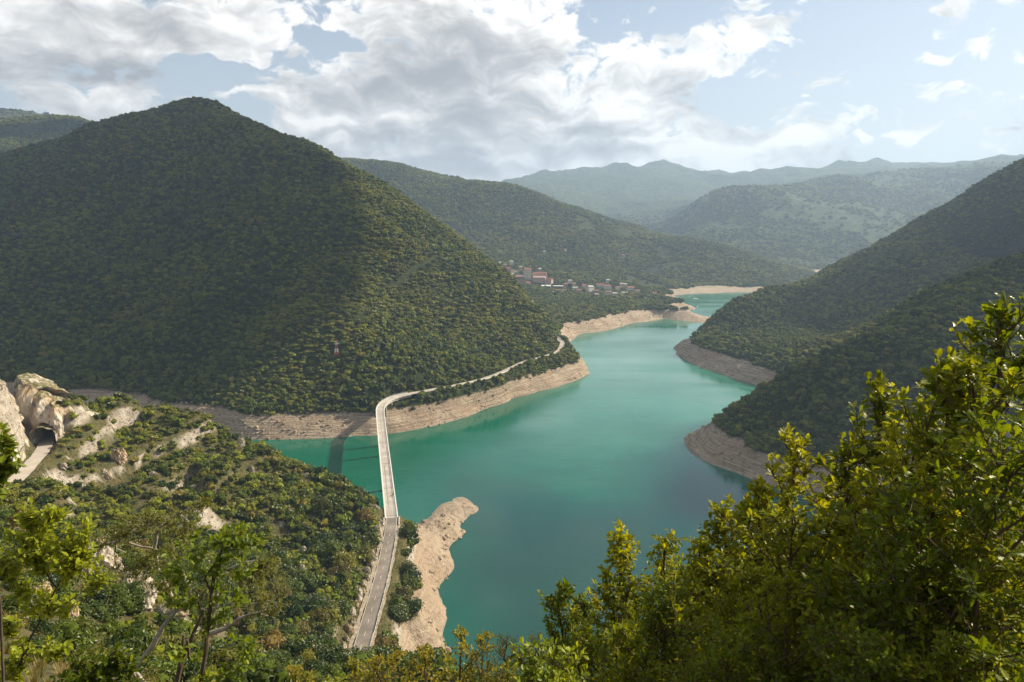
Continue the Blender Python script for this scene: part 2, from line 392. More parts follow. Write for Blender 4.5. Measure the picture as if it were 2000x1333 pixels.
# graded rectangular grid
def axis(lo, a, b, hi, step, grow):
    mid = list(np.arange(a, b+.01, step)); up = [mid[-1]]; s_ = step
    while up[-1] < hi: s_ *= grow; up.append(up[-1]+s_)
    dn = [mid[0]]; s_ = step
    while dn[-1] > lo: s_ *= grow; dn.append(dn[-1]-s_)
    return np.array(dn[:0:-1] + mid + up[1:])
gx = axis(-5200, -420, 360, 7600, 3.2, 1.02)
gy = axis(-240, 0, 900, 8900, 3.2, 1.0125)
GX, GY = np.meshgrid(gx, gy)
H = base_h(GX, GY).reshape(GX.shape)
def sstep(v, a, b): t = np.clip((v-a)/(b-a), 0, 1); return t*t*(3-2*t)
far = sstep(GY, 2300, 3600)
amp = sstep(H, 18, 130)*(1-far)
gull = ridged(GX + 40*fbm(GX, GY, 300, 2, 9), GY, 215, 3, 3) - .62
H = H + amp*gull*32*sstep(GY, 480, 700)
H = H + amp*(fbm(GX, GY, 45, 3, 5)*4 + fbm(GX, GY, 260, 3, 6)*14*sstep(GY, 600, 800))
H = H + far*sstep(H, 10, 300)*((ridged(GX + 200*fbm(GX, GY, 1500, 2, 19), GY*.55, 800, 5, 13)-.62)*250)
near_rough = (GY < 480)*sstep(H, 3, 25)*sstep(GY, 20, 80)
H = H + near_rough*(fbm(GX, GY, 22, 3, 21)*4.0 + (ridged(GX, GY*.6, 30, 2, 23)-.6)*5)
crag = sstep(-GX, 120, 175)*sstep(GY, 55, 110)*(1-sstep(GY, 395, 430))*sstep(H, 32, 50)
H = H + crag*((ridged(GX + 12*fbm(GX, GY, 60, 2, 27), GY*.9, 46, 3, 29)-.62)*17)
ph = (H + 9*fbm(GX, GY, 50, 2, 43))/15.0; H = H + crag*.62*15*(sstep(ph-np.floor(ph), .36, .64) - (ph-np.floor(ph)))
bank = sstep(H, -1, 1.5)*(1-sstep(H, 17, 24))
nb_ = 1 + .8*(1-sstep(GY, 420, 500))
H = H + bank*nb_*(fbm(GX, GY, 26, 3, 31)*1.3 + (ridged(GX+GY*.5, GY*.35, 24, 3, 33)-.6)*2.4 + fbm(GX, GY, 7.5, 2, 35)*1.0)
st = 2.6; ph = (H + fbm(GX, GY, 60, 2, 41)*1.0)/st
H = np.where(bank > .01, H + bank*.55*sstep(GY, 455, 560)*st*(sstep(ph-np.floor(ph), .25, .9) - (ph-np.floor(ph))), H)
for line, wd, bl in ((road_near, 5.5, 15), (road_far, 6.0, 15), (road_up, 5.5, 11)):
    lo = line[:, :2].min(0) - 40; hi = line[:, :2].max(0) + 40
    m_ = (GX > lo[0]) & (GX < hi[0]) & (GY > lo[1]) & (GY < hi[1])
    d_, hz = seg_dist(GX[m_], GY[m_], line)
    k = 1 - sstep(d_, wd, bl)
    H[m_] = H[m_]*(1-k) + (hz-.45)*k
# ground stays under the bridge deck
m_ = (GX > -160) & (GX < 40) & (GY > 330) & (GY < 720)
d_, hz = seg_dist(GX[m_], GY[m_], bridge_line[2:-3]); H[m_] = np.where(d_ < 9, np.minimum(H[m_], DECK-5.5), H[m_])
def hgt(x, y):
    x = np.asarray(x, float); y = np.asarray(y, float)
    i = np.clip(np.searchsorted(gx, x)-1, 0, len(gx)-2); j = np.clip(np.searchsorted(gy, y)-1, 0, len(gy)-2)
    u = np.clip((x-gx[i])/(gx[i+1]-gx[i]), 0, 1); v = np.clip((y-gy[j])/(gy[j+1]-gy[j]), 0, 1)
    return (H[j, i]*(1-u)+H[j, i+1]*u)*(1-v) + (H[j+1, i]*(1-u)+H[j+1, i+1]*u)*v
def h1(x, y): return float(hgt(np.array([x]), np.array([y]))[0])
def project(x, y, z):
    c, s_ = math.cos(PITCH), math.sin(PITCH)
    zc = y*c + (CAM_H-z)*s_; yc = -y*s_ + (CAM_H-z)*c
    return 1000 + F*x/zc, 666.5 + F*yc/zc
HITS = np.geomspace(30, 8000, 900)
def ray_ground(px, py, dmin=30):
    """first ground point seen through a pixel"""
    t = math.tan(ang(py)); D = HITS[HITS > dmin]
    z = CAM_H - D*t; zc = D*math.cos(PITCH) + (CAM_H-z)*math.sin(PITCH); x = (px-1000)/F*zc
    hit = np.nonzero(np.maximum(hgt(x, D), 0) > z)[0]
    if len(hit) == 0: return None
    i = hit[0]; return float(x[i]), float(D[i]), float(hgt(x[i:i+1], D[i:i+1])[0])

# ------------------------------------------------------------------ terrain materials
def new_mat(name):
    m_ = bpy.data.materials.new(name); m_.use_nodes = True; t = NT(m_.node_tree)
    return m_, t, t.n['Principled BSDF']
def mat_simple(name, c, rough=.8, var=.25, scale=3.0, spec=.3, metal=0.0):
    m_, t, b = new_mat(name)
    tc = t.node('ShaderNodeTexCoord'); n = t.noise(tc.outputs['Object'], scale, 5, .6)
    lo = [q*(1-var) for q in c]; hi = [min(1, q*(1+var)) for q in c]
    t.put(b.inputs['Base Color'], t.ramp(n, [(.3, lo), (.7, hi)]))
    b.inputs['Roughness'].default_value = rough; b.inputs['Specular IOR Level'].default_value = spec; b.inputs['Metallic'].default_value = metal
    return m_
def terrain_mat():
    m_, t, b = new_mat('ground_rock_and_soil')
    gn = t.node('ShaderNodeNewGeometry'); pos_ = gn.outputs['Position']; nrm = gn.outputs['Normal']
    sp = t.node('ShaderNodeSeparateXYZ'); t.put(sp.inputs[0], pos_); z = sp.outputs[2]
    sn = t.node('ShaderNodeSeparateXYZ'); t.put(sn.inputs[0], nrm); up = sn.outputs[2]
    n1 = t.noise(pos_, .02, 6, .6); n2 = t.noise(pos_, .25, 6, .65); n3 = t.noise(pos_, 1.6, 4, .6)
    # bare drawdown bank, layered by height
    strat = t.node('ShaderNodeCombineXYZ')
    t.put(strat.inputs[0], t.m('MULTIPLY', sp.outputs[0], .03)); t.put(strat.inputs[1], t.m('MULTIPLY', sp.outputs[1], .03)); t.put(strat.inputs[2], t.m('MULTIPLY', z, 1.7))
    ns = t.m('ADD', t.m('MULTIPLY', t.m('SUBTRACT', t.noise(strat.outputs[0], 1.0, 5, .65), .5), t.smooth(sp.outputs[1], 440, 560, .25, 1.0)), .5)
    bankc = t.mix(t.m('MAXIMUM', t.smooth(ns, .38, .60), t.m('MULTIPLY', t.smooth(up, .88, .96), t.smooth(n3, .40, .62, .35, 1.0))), C4((.235, .170, .118)), C4((.47, .39, .30)))
    bankc = t.mix(t.smooth(n1, .45, .68, 0, .6), bankc, C4((.34, .245, .175)))
    bankc = t.mix(t.smooth(n2, .50, .68, 0, .7), bankc, C4((.17, .125, .085)))
    bankc = t.mix(t.smooth(n3, .52, .68, 0, .7), bankc, C4((.10, .078, .055)))
    wet = t.smooth(z, 1.1, .15)
    bankc = t.mix(t.m('MULTIPLY', wet, .55), bankc, C4((.24, .22, .17)))
    # dry soil and grass under the trees
    soil = t.mix(t.smooth(n2, .35, .68), C4((.055, .062, .022)), C4((.125, .108, .048)))
    soil = t.mix(t.smooth(n3, .5, .75, 0, .7), soil, C4((.19, .155, .09)))
    rock = t.mix(t.smooth(n2, .35, .65), C4((.26, .225, .185)), C4((.50, .455, .39)))
    rock = t.mix(t.smooth(n3, .52, .7, 0, .7), rock, C4((.14, .115, .09)))
    steep = t.m('MULTIPLY', t.smooth(t.m('ADD', up, t.m('MULTIPLY', t.m('SUBTRACT', n2, .5), .28)), .70, .56), t.smooth(sp.outputs[1], 560, 470))
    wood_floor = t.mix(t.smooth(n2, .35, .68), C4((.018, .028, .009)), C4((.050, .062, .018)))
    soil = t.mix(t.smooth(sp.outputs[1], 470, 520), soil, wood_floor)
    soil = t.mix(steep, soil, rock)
    dist_far = t.smooth(sp.outputs[1], 2300, 3300)
    fn = t.noise(pos_, .004, 8, .62); fn2 = t.noise(pos_, .028, 6, .72)
    farc = t.mix(t.smooth(fn2, .36, .62), C4((.016, .036, .012)), C4((.085, .115, .034)))
    farc = t.mix(t.smooth(fn, .60, .74, 0, .65), farc, C4((.17, .165, .085)))
    farc = t.mix(t.m('MULTIPLY', t.smooth(up, .80, .62), t.smooth(fn2, .42, .6, 0, .55)), farc, C4((.26, .24, .20)))
    soil = t.mix(dist_far, soil, farc)
    veg = t.smooth(t.m('ADD', t.m('ADD', z, t.smooth(sp.outputs[1], 1650, 1750, 0, 7)), t.m('MULTIPLY', t.m('SUBTRACT', n2, .5), 5.0)), 16.0, 18.5)
    beach = t.m('MULTIPLY', t.smooth(sp.outputs[1], 1650, 1750), t.smooth(z, 4.0, 11.0))
    bankc = t.mix(t.m('MULTIPLY', beach, t.smooth(n1, .4, .55, .2, .9)), bankc, C4((.27, .27, .17)))
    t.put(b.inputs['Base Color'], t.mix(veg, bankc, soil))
    b.inputs['Roughness'].default_value = .95; b.inputs['Specular IOR Level'].default_value = .15
    bp = t.node('ShaderNodeBump'); bp.inputs['Strength'].default_value = .9
    hsum = t.m('ADD', t.m('MULTIPLY', n2, 2.4), t.m('MULTIPLY', n3, .8)); hsum = t.m('ADD', hsum, t.m('MULTIPLY', ns, 2.2))
    hsum = t.m('ADD', hsum, t.m('MULTIPLY', t.m('MULTIPLY', fn2, 40.0), dist_far))
    t.put(bp.inputs['Height'], hsum); bp.inputs['Distance'].default_value = 1.0
    t.put(b.inputs['Normal'], bp.outputs[0])
    return m_
M_TER = terrain_mat()

# regions, cut from one grid so that their edges meet exactly
nx, ny = len(gx), len(gy)
idx = np.arange(nx*ny).reshape(ny, nx)
quads = np.stack([idx[:-1, :-1], idx[:-1, 1:], idx[1:, 1:], idx[1:, :-1]], -1).reshape(-1, 4)
cxq = ((GX[:-1, :-1]+GX[1:, 1:])*.5).ravel(); cyq = ((GY[:-1, :-1]+GY[1:, 1:])*.5).ravel()
def region(x, y):
    """index of the land mass a ground point belongs to"""
    r = np.zeros(x.shape, int)
    D = y
    r[:] = 0                                            # near slope with the camera
    midline = 560 - .08*np.minimum(0, x+60)
    far_ = (D > np.where(x < 20, midline, 480))
    r[far_] = 1                                         # left mountain
    right = far_ & (x > 150 + .0*D) & (D < 1650) & (x > (D-430)*.22+60)
    r[right & (D < 760 + (x-250)*.25)] = 4              # right hill in front
    r[right & ~(D < 760 + (x-250)*.25)] = 3             # right hill beyond the bay
    vill = (D > 1120) & (x > -190 + .0*D) & ~right
    r[vill] = 2
    r[(D > 1500) & (D <= 2850) & ~right] = 2
    r[(D > 1450) & (x < -500)] = 7
    r[(D > 1450) & (x < -500) & (D > 2350)] = 7
    r[(D > 2850) | ((x > 1150) & (D > 2350))] = 5
    r[(D > 5000)] = 6
    return r
RQ = region(cxq, cyq)
REG = [('hillside', 'steep near hillside with the rocky spur, cliffs and bare brown point by the bridge'),
       ('mountain', 'big wooded left mountain with a rounded summit above the bridge and shore road'),
       ('hill', 'wooded hill with clearings behind the village and its bare shore'),
       ('hill', 'dark wooded slope on the right beyond the small bay, ending in a rocky nose'),
       ('hill', 'dark wooded slope on the right in front of the small bay, with a curved bare shore'),
       ('mountain', 'blue hazy ridged mountain beyond the far end of the lake at right'),
       ('mountain', 'palest farthest mountain range under the clouds'),
       ('hill', 'low wooded hill peeking out at the far left behind the big mountain')]
allV = np.stack([GX.ravel(), GY.ravel(), H.ravel()], -1)
for r, (nm, lb) in enumerate(REG):
    q = quads[RQ == r]
    if not len(q): continue
    u, inv = np.unique(q, return_inverse=True)
    link(nm, mesh_np(nm, allV[u], inv.reshape(-1, 4), [M_TER], smooth=True), kind='structure', label=lb)

# ------------------------------------------------------------------ water
def water_mat():
    m_, t, b = new_mat('lake_water')
    gn = t.node('ShaderNodeNewGeometry'); p = gn.outputs['Position']
    n = t.noise(p, .006, 4, .5)
    sp = t.node('ShaderNodeSeparateXYZ'); t.put(sp.inputs[0], p)
    str_ = t.node('ShaderNodeCombineXYZ'); t.put(str_.inputs[0], t.m('MULTIPLY', sp.outputs[0], .004)); t.put(str_.inputs[1], t.m('MULTIPLY', sp.outputs[1], .013))
    ws = t.noise(str_.outputs[0], 1.0, 4, .55)
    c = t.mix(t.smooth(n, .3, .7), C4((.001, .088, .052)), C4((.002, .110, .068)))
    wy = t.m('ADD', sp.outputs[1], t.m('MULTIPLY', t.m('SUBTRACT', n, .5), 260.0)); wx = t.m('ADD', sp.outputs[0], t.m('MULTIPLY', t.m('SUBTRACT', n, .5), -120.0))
    painted_shade = t.m('MULTIPLY', t.smooth(wy, 560, 400), t.smooth(wx, -90, 10))          # darker, bluer: shade on the near lake painted into the water colour
    c = t.mix(t.m('MULTIPLY', painted_shade, .85), c, C4((.004, .042, .040)))
    painted_sheen = t.m('MULTIPLY', t.m('MULTIPLY', t.smooth(wy, 480, 640), t.smooth(wx, -10, 90)), t.smooth(n, .25, .7, .4, 1.0))       # pale sky reflection along the channel painted into the water colour
    c = t.mix(t.m('MULTIPLY', painted_sheen, .60), c, C4((.060, .245, .185)))
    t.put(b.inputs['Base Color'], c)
    t.put(b.inputs['Roughness'], t.smooth(ws, .35, .65, .06, .20))
    b.inputs['IOR'].default_value = 1.45
    mp = t.node('ShaderNodeMapping'); t.put(mp.inputs[0], p); mp.inputs['Rotation'].default_value = (0, 0, R(25)); mp.inputs['Scale'].default_value = (.55, 1.0, 1.0)
    r1 = t.noise(mp.outputs[0], .55, 4, .6); r2 = t.noise(mp.outputs[0], .09, 3, .5)
    bp = t.node('ShaderNodeBump'); bp.inputs['Distance'].default_value = 1.0
    t.put(bp.inputs['Strength'], t.smooth(ws, .35, .65, .10, .30))
    t.put(bp.inputs['Height'], t.m('ADD', t.m('MULTIPLY', r1, .30), t.m('MULTIPLY', r2, .5)))
    t.put(b.inputs['Normal'], bp.outputs[0])
    return m_
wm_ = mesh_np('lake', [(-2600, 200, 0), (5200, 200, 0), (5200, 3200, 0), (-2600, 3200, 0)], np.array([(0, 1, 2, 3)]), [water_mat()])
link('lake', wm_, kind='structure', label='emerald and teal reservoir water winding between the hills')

# ------------------------------------------------------------------ foliage materials
def leaf_mat(name, c1, c2, c3=None, trans=.35, gloss=.35, rough=.45, inst=True, scale=.35):
    """leaf: two-sided green, lets light through, some gloss; colour wanders from plant to plant and clump to clump"""
    m_ = bpy.data.materials.new(name); m_.use_nodes = True; t = NT(m_.node_tree); t.n.clear()
    oi = t.node('ShaderNodeObjectInfo'); gn = t.node('ShaderNodeNewGeometry')
    n = t.noise(gn.outputs['Position'], scale, 3, .6)
    n0 = t.noise(gn.outputs['Position'], .013, 3, .55)
    f = t.m('ADD', t.m('MULTIPLY', oi.outputs['Random'], .5), t.m('ADD', t.m('MULTIPLY', n, .55), t.m('MULTIPLY', n0, .45)))
    cc = t.mix(t.smooth(f, .45, 1.05), C4(c1), C4(c2))
    if c3 is not None:
        if inst:
            r2 = t.m('FRACT', t.m('MULTIPLY', oi.outputs['Random'], 7.31)); cc = t.mix(t.smooth(r2, .86, .97, 0, .8), cc, C4(c3))
        else: cc = t.mix(t.smooth(t.noise(gn.outputs['Position'], 7.0, 2, .5), .66, .72, 0, .8), cc, C4(c3))
    d = t.node('ShaderNodeBsdfDiffuse'); t.put(d.inputs[0], cc)
    tr = t.node('ShaderNodeBsdfTranslucent'); t.put(tr.inputs[0], t.vm('MULTIPLY', cc, (2.3, 2.0, .5)))
    gl = t.node('ShaderNodeBsdfGlossy'); gl.inputs[0].default_value = (.9, .92, .85, 1); gl.inputs[1].default_value = rough
    m1 = t.node('ShaderNodeMixShader'); m1.inputs[0].default_value = trans; t.l.new(d.outputs[0], m1.inputs[1]); t.l.new(tr.outputs[0], m1.inputs[2])
    lw = t.node('ShaderNodeLayerWeight'); lw.inputs[0].default_value = .25
    m2 = t.node('ShaderNodeMixShader'); t.put(m2.inputs[0], t.m('MULTIPLY', lw.outputs['Fresnel'], gloss)); t.l.new(m1.outputs[0], m2.inputs[1]); t.l.new(gl.outputs[0], m2.inputs[2])
    o = t.node('ShaderNodeOutputMaterial'); t.l.new(m2.outputs[0], o.inputs[0])
    return m_
M_WOOD = leaf_mat('woodland_leaves', (.016, .030, .006), (.098, .132, .012), (.125, .118, .022), trans=.22, gloss=.10, rough=.6)
M_WOOD2 = leaf_mat('sunny_scrub_leaves', (.030, .046, .007), (.168, .188, .015), (.165, .140, .026), trans=.25, gloss=.10, rough=.6)
M_BARK = mat_simple('brown_bark', (.085, .065, .048), .9, .35, 9)
M_GREYWOOD = mat_simple('weathered_grey_wood', (.30, .265, .23), .85, .35, 12)

ICO_V = []
def ico(level=1):
    t = (1+5**.5)/2
    v = [(-1,t,0),(1,t,0),(-1,-t,0),(1,-t,0),(0,-1,t),(0,1,t),(0,-1,-t),(0,1,-t),(t,0,-1),(t,0,1),(-t,0,-1),(-t,0,1)]
    f = [(0,11,5),(0,5,1),(0,1,7),(0,7,10),(0,10,11),(1,5,9),(5,11,4),(11,10,2),(10,7,6),(7,1,8),(3,9,4),(3,4,2),(3,2,6),(3,6,8),(3,8,9),(4,9,5),(2,4,11),(6,2,10),(8,6,7),(9,8,1)]
    v = [np.array(q, float)/np.linalg.norm(q) for q in v]
    for _ in range(level):
        c = {}; nf = []
        def mid(a, b):
            k = (min(a, b), max(a, b))
            if k not in c: m_ = v[a]+v[b]; v.append(m_/np.linalg.norm(m_)); c[k] = len(v)-1
            return c[k]
        for a, b, d in f:
            x, y, z_ = mid(a, b), mid(b, d), mid(d, a); nf += [(a, x, z_), (b, y, x), (d, z_, y), (x, y, z_)]
        f = nf
    return np.array(v), np.array(f)
IV, IF = ico(1)
def rand_dir(r, n):
    v = r.normal(size=(n, 3)); return v/np.linalg.norm(v, axis=1, keepdims=True)
def leaf_cards(r, C_, N_, size, asp=.62):
    """bent diamond leaf clumps at points C_ facing N_"""
    n = len(C_)
    t = np.cross(N_, rand_dir(r, n)); t /= np.linalg.norm(t, axis=1, keepdims=True)+1e-9
    b = np.cross(N_, t); s = size*(0.6+.8*r.random((n, 1)))
    A_ = C_ - t*s; B_ = C_ + b*s*asp + N_*s*.25; D_ = C_ - b*s*asp + N_*s*.15; E_ = C_ + t*s - N_*s*.1
    V_ = np.stack([A_, B_, E_, D_], 1).reshape(-1, 3)
    k = np.arange(n)*4
    return V_, np.stack([k, k+1, k+2, k+3], 1)
def crown_mesh(name, seed, lobes, cards, size, mat, squash=.85, tall=1.0, core=.80):
    """crown of unit radius: uneven lobes with leaf clumps standing out of them, sitting on z = 0 .. 2*tall"""
    r = np.random.default_rng(seed)
    VV = []; FF3 = []; FF4 = []; off = 0
    cen = rand_dir(r, lobes)*(.25+.45*r.random((lobes, 1))); cen[:, 2] = cen[:, 2]*.8
    rad = .34+.26*r.random(lobes)
    for c, q in zip(cen, rad):
        dsp = 1 + .38*(r.random((len(IV), 1))-.5)
        v = IV*q*core*dsp; v[:, 2] *= squash; VV.append(v + c); FF3.append(IF + off); off += len(v)
    per = r.integers(0, lobes, cards)
    dn = rand_dir(r, cards); dn[:, 2] = np.where(r.random(cards) < .65, np.abs(dn[:, 2]), dn[:, 2])
    pc = cen[per] + dn*(rad[per, None]*(.85+.35*r.random((cards, 1))))*np.array([1, 1, squash])
    nn = dn + .9*rand_dir(r, cards); nn /= np.linalg.norm(nn, axis=1, keepdims=True)
    v, f = leaf_cards(r, pc, nn, size); VV.append(v); FF4.append(f + off)
    VV = np.concatenate(VV); VV[:, 2] = (VV[:, 2] + .85)*tall
    return mesh_np(name, VV, [np.concatenate(FF3), np.concatenate(FF4)], [mat])
protoA = [crown_mesh('woodland_crown_a', 1, 6, 70, .17, M_WOOD), crown_mesh('woodland_crown_b', 2, 5, 60, .17, M_WOOD, tall=1.15),
          crown_mesh('woodland_crown_c', 3, 7, 80, .15, M_WOOD2), crown_mesh('woodland_crown_d', 4, 5, 60, .18, M_WOOD2, tall=.9)]

# ------------------------------------------------------------------ woodland spread over the hills
proto_coll = bpy.data.collections.new('tree_shapes')          # not linked to the scene: only a source of shapes
for i, me in enumerate(protoA):
    o = bpy.data.objects.new('crown_shape', me); proto_coll.objects.link(o)
def scatter(name, pts, rad, variant, label):
    """one object: tree crowns at the given ground points"""
    n = len(pts)
    me = bpy.data.meshes.new(name); me.vertices.add(n); me.vertices.foreach_set('co', np.asarray(pts, dtype=np.float32).ravel())
    for nm, typ, val in (('rad', 'FLOAT', rad), ('spin', 'FLOAT', rng.random(n)*6.283), ('kind_id', 'INT', variant)):
        a = me.attributes.new(nm, typ, 'POINT'); a.data.foreach_set('value', np.asarray(val, dtype=np.float32 if typ == 'FLOAT' else np.int32))
    me.update()
    o = link(name, me, kind='stuff', label=label)
    ng = bpy.data.node_groups.new(name, 'GeometryNodeTree')
    ng.interface.new_socket('Geometry', in_out='INPUT', socket_type='NodeSocketGeometry')
    ng.interface.new_socket('Geometry', in_out='OUTPUT', socket_type='NodeSocketGeometry')
    N_ = ng.nodes; L_ = ng.links
    gi_ = N_.new('NodeGroupInput'); go_ = N_.new('NodeGroupOutput')
    ci = N_.new('GeometryNodeCollectionInfo'); ci.inputs['Collection'].default_value = proto_coll
    ci.inputs['Separate Children'].default_value = True; ci.inputs['Reset Children'].default_value = True
    ip = N_.new('GeometryNodeInstanceOnPoints'); ip.inputs['Pick Instance'].default_value = True
    def attr(nm, ty):
        q = N_.new('GeometryNodeInputNamedAttribute'); q.data_type = ty; q.inputs['Name'].default_value = nm; return q.outputs['Attribute']
    L_.new(gi_.outputs[0], ip.inputs['Points']); L_.new(ci.outputs[0], ip.inputs['Instance'])
    L_.new(attr('kind_id', 'INT'), ip.inputs['Instance Index'])
    cr = N_.new('ShaderNodeCombineXYZ'); L_.new(attr('spin', 'FLOAT'), cr.inputs[2])
    er = N_.new('FunctionNodeEulerToRotation'); L_.new(cr.outputs[0], er.inputs[0]); L_.new(er.outputs[0], ip.inputs['Rotation'])
    L_.new(attr('rad', 'FLOAT'), ip.inputs['Scale']); L_.new(ip.outputs[0], go_.inputs[0])
    md = o.modifiers.new('instances', 'NODES'); md.node_group = ng
    return o
def slope_at(x, y, e=6.0):
    return np.hypot((hgt(x+e, y)-hgt(x-e, y))/(2*e), (hgt(x, y+e)-hgt(x, y-e))/(2*e))
CLEAR = []     # (x, y, radius) kept free of trees: houses, fields, rocks
def clear_mask(x, y):
    k = np.ones(len(x), bool)
    for cx, cy, cr in CLEAR: k &= (x-cx)**2 + (y-cy)**2 > cr*cr
    return k
def wedge(dmin, dmax, spacing, r, margin=.82):
    """jittered grid of ground points inside the cone of view"""
    xs = np.arange(-dmax*margin-60, dmax*margin+60, spacing); ys = np.arange(dmin, dmax, spacing*.95)
    xx, yy = np.meshgrid(xs, ys); xx = xx + (np.arange(len(ys)) % 2)[:, None]*spacing*.5
    xx = (xx + (r.random(xx.shape)-.5)*spacing*.8).ravel(); yy = (yy + (r.random(yy.shape)-.5)*spacing*.8).ravel()
    k = np.abs(xx) < yy*margin + 60
    return xx[k], yy[k]

# ------------------------------------------------------------------ sites of buildings (kept free of trees)
# px, py, width, depth, wall height, turn, wall colour, roof colour, storeys, label
W_, CR, PK, GY_, RD, BR, DK = 'white', 'cream', 'pink', 'grey', 'red', 'brown', 'dark'
HOUSES = [
 (999,516,11,8,6,.2,W_,GY_,'small bright white house alone on the wooded slope above the village'),
 (986,524,11,10,7,.3,GY_,BR,'grey house with brown roof, leftmost of the village, by the mountain edge'),
 (993,530,12,9,6,.1,PK,RD,'pinkish house with red roof below the grey leftmost village house'),
 (1001,534,12,8,5,.3,CR,BR,'low cream house beside the pale village road'),
 (1017,527,9,8,6,.1,CR,GY_,'small cream house at the upper end of the pale village road'),
 (1054,531,9,8,5,.4,CR,GY_,'little cream house on the terrace above the pink apartment row'),
 (1082,575,10,7,4,.2,CR,GY_,'low cream outbuilding at the wood edge below the glazed building'),
 (1091,571,16,8,4,.15,PK,BR,'long low pink building with brown roof below the glazed building'),
 (1101,572,12,9,5,.2,W_,BR,'white house with brown roof at the wood edge right of the long pink building'),
 (1105,560,13,9,6,.3,PK,RD,'pink house with red roof right of the glazed building'),
 (1113,555,10,9,7,.1,W_,GY_,'narrow white house behind the pink house right of the glazed building'),
 (1120,560,12,9,6,.5,CR,BR,'cream house with brown roof in the middle of the village cluster'),
 (1123,567,14,8,5,.2,CR,GY_,'cream house with grey roof at the front of the village cluster'),
 (1131,571,14,9,5,.1,PK,BR,'dusky pink house at the front edge of the village above the woods'),
 (1140,563,11,9,6,.4,CR,RD,'cream house with red roof left of the big white gabled house'),
 (1152,569,17,13,10,.6,W_,GY_,'big white gabled house, tallest in the right half of the village'),
 (1164,574,14,10,6,.1,GY_,BR,'grey house with brown roof just right of the big white gabled house'),
 (1172,560,20,8,5,.0,W_,RD,'long white house with red roof behind the big gabled one'),
 (1165,579,10,7,4,.2,CR,GY_,'tiny cream shed in front of the grey brown roofed house'),
 (1187,553,10,8,7,.2,W_,GY_,'small white house standing highest at the back of the village'),
 (1186,566,18,11,8,.1,W_,RD,'large white house with red roof in the right half of the village'),
 (1188,577,16,10,8,.2,CR,BR,'cream three storey house at the wood edge'),
 (1200,577,12,8,4,.3,CR,GY_,'low cream house at the wood edge right of the three storey house'),
 (1206,566,10,8,5,.5,CR,BR,'small cream house left of the tall cream pair'),
 (1214,563,9,9,10,.0,CR,GY_,'tall narrow cream house, left one of the pair'),
 (1221,563,8,9,9,.1,CR,GY_,'tall narrow cream house, right one of the pair'),
 (1220,575,14,7,3.5,.0,W_,W_,'flat roofed white building at the wood edge'),
 (1231,568,17,11,7,.15,W_,RD,'white house with bright red roof near the right end of the village'),
 (1244,573,12,9,5,.3,CR,BR,'cream house right of the bright red roofed one'),
 (1278,577,11,8,4,.1,W_,RD,'white house with red roof, rightmost, among the trees of the point'),
 (1037,594,9,7,4,.2,W_,GY_,'small white house by the shore road at the mountain foot'),
 (1104,491,8,7,4,.2,W_,RD,'lone white farmhouse on the hill above the village'),
 (1217,503,10,8,4,.2,PK,RD,'lone reddish farmhouse high on the hill right of the village'),
 (1063,495,8,7,4,.3,CR,GY_,'lone cream farmhouse on the hill left of the white one'),
 (976,518,8,7,4,.3,CR,GY_,'tiny cream hut at the mountain edge above the village'),
]
BLOCKS = [
 (1030,545,19,13,22,.15,CR,RD,5,'tall cream apartment block with red roof, highest of the complex'),
 (1013,551,24,14,13,.5,DK,DK,3,'dark maroon apartment block at the left of the complex'),
 (1031,559,13,10,8,.4,PK,RD,2,'bright red roofed block in front of the tall cream one'),
 (1054,544,38,12,11,-.1,PK,RD,3,'long pink apartment row at the back of the complex'),
 (1053,554,34,12,12,-.15,PK,PK,3,'long pale pink apartment row at the front of the complex'),
 (1073,556,17,12,10,-.55,PK,RD,3,'stepped pink block with red roofs closing the complex on the right'),
]
SITES = []
def clear_for(px, py, rad):
    g_ = ray_ground(px, py, 1150)
    if g_ is None: return None
    CLEAR.append((g_[0], g_[1], rad)); f_ = 1 - (rad*1.6)/g_[1]
    CLEAR.append((g_[0]*f_, g_[1]*f_, rad*.9)); return g_
house_sites = [clear_for(h_[0], h_[1], 6+h_[2]*.62) for h_ in HOUSES]
block_sites = [clear_for(h_[0], h_[1], 8+h_[2]*.6) for h_ in BLOCKS]
hall_site = clear_for(1066, 564, 17); glass_site = clear_for(1090, 564, 18)
for a, b, c in [(1003,537,14),(1010,531,14),(995,541,12),(1240,560,18),(1262,559,20),(1280,558,20),(1110,565,12),(1150,575,12),(1175,570,12),(1210,570,10),(1045,538,14),(1240,578,9)]: clear_for(a, b, c)
pylon_site = ray_ground(658, 700, 560)
CLEAR.append((pylon_site[0], pylon_site[1], 9))
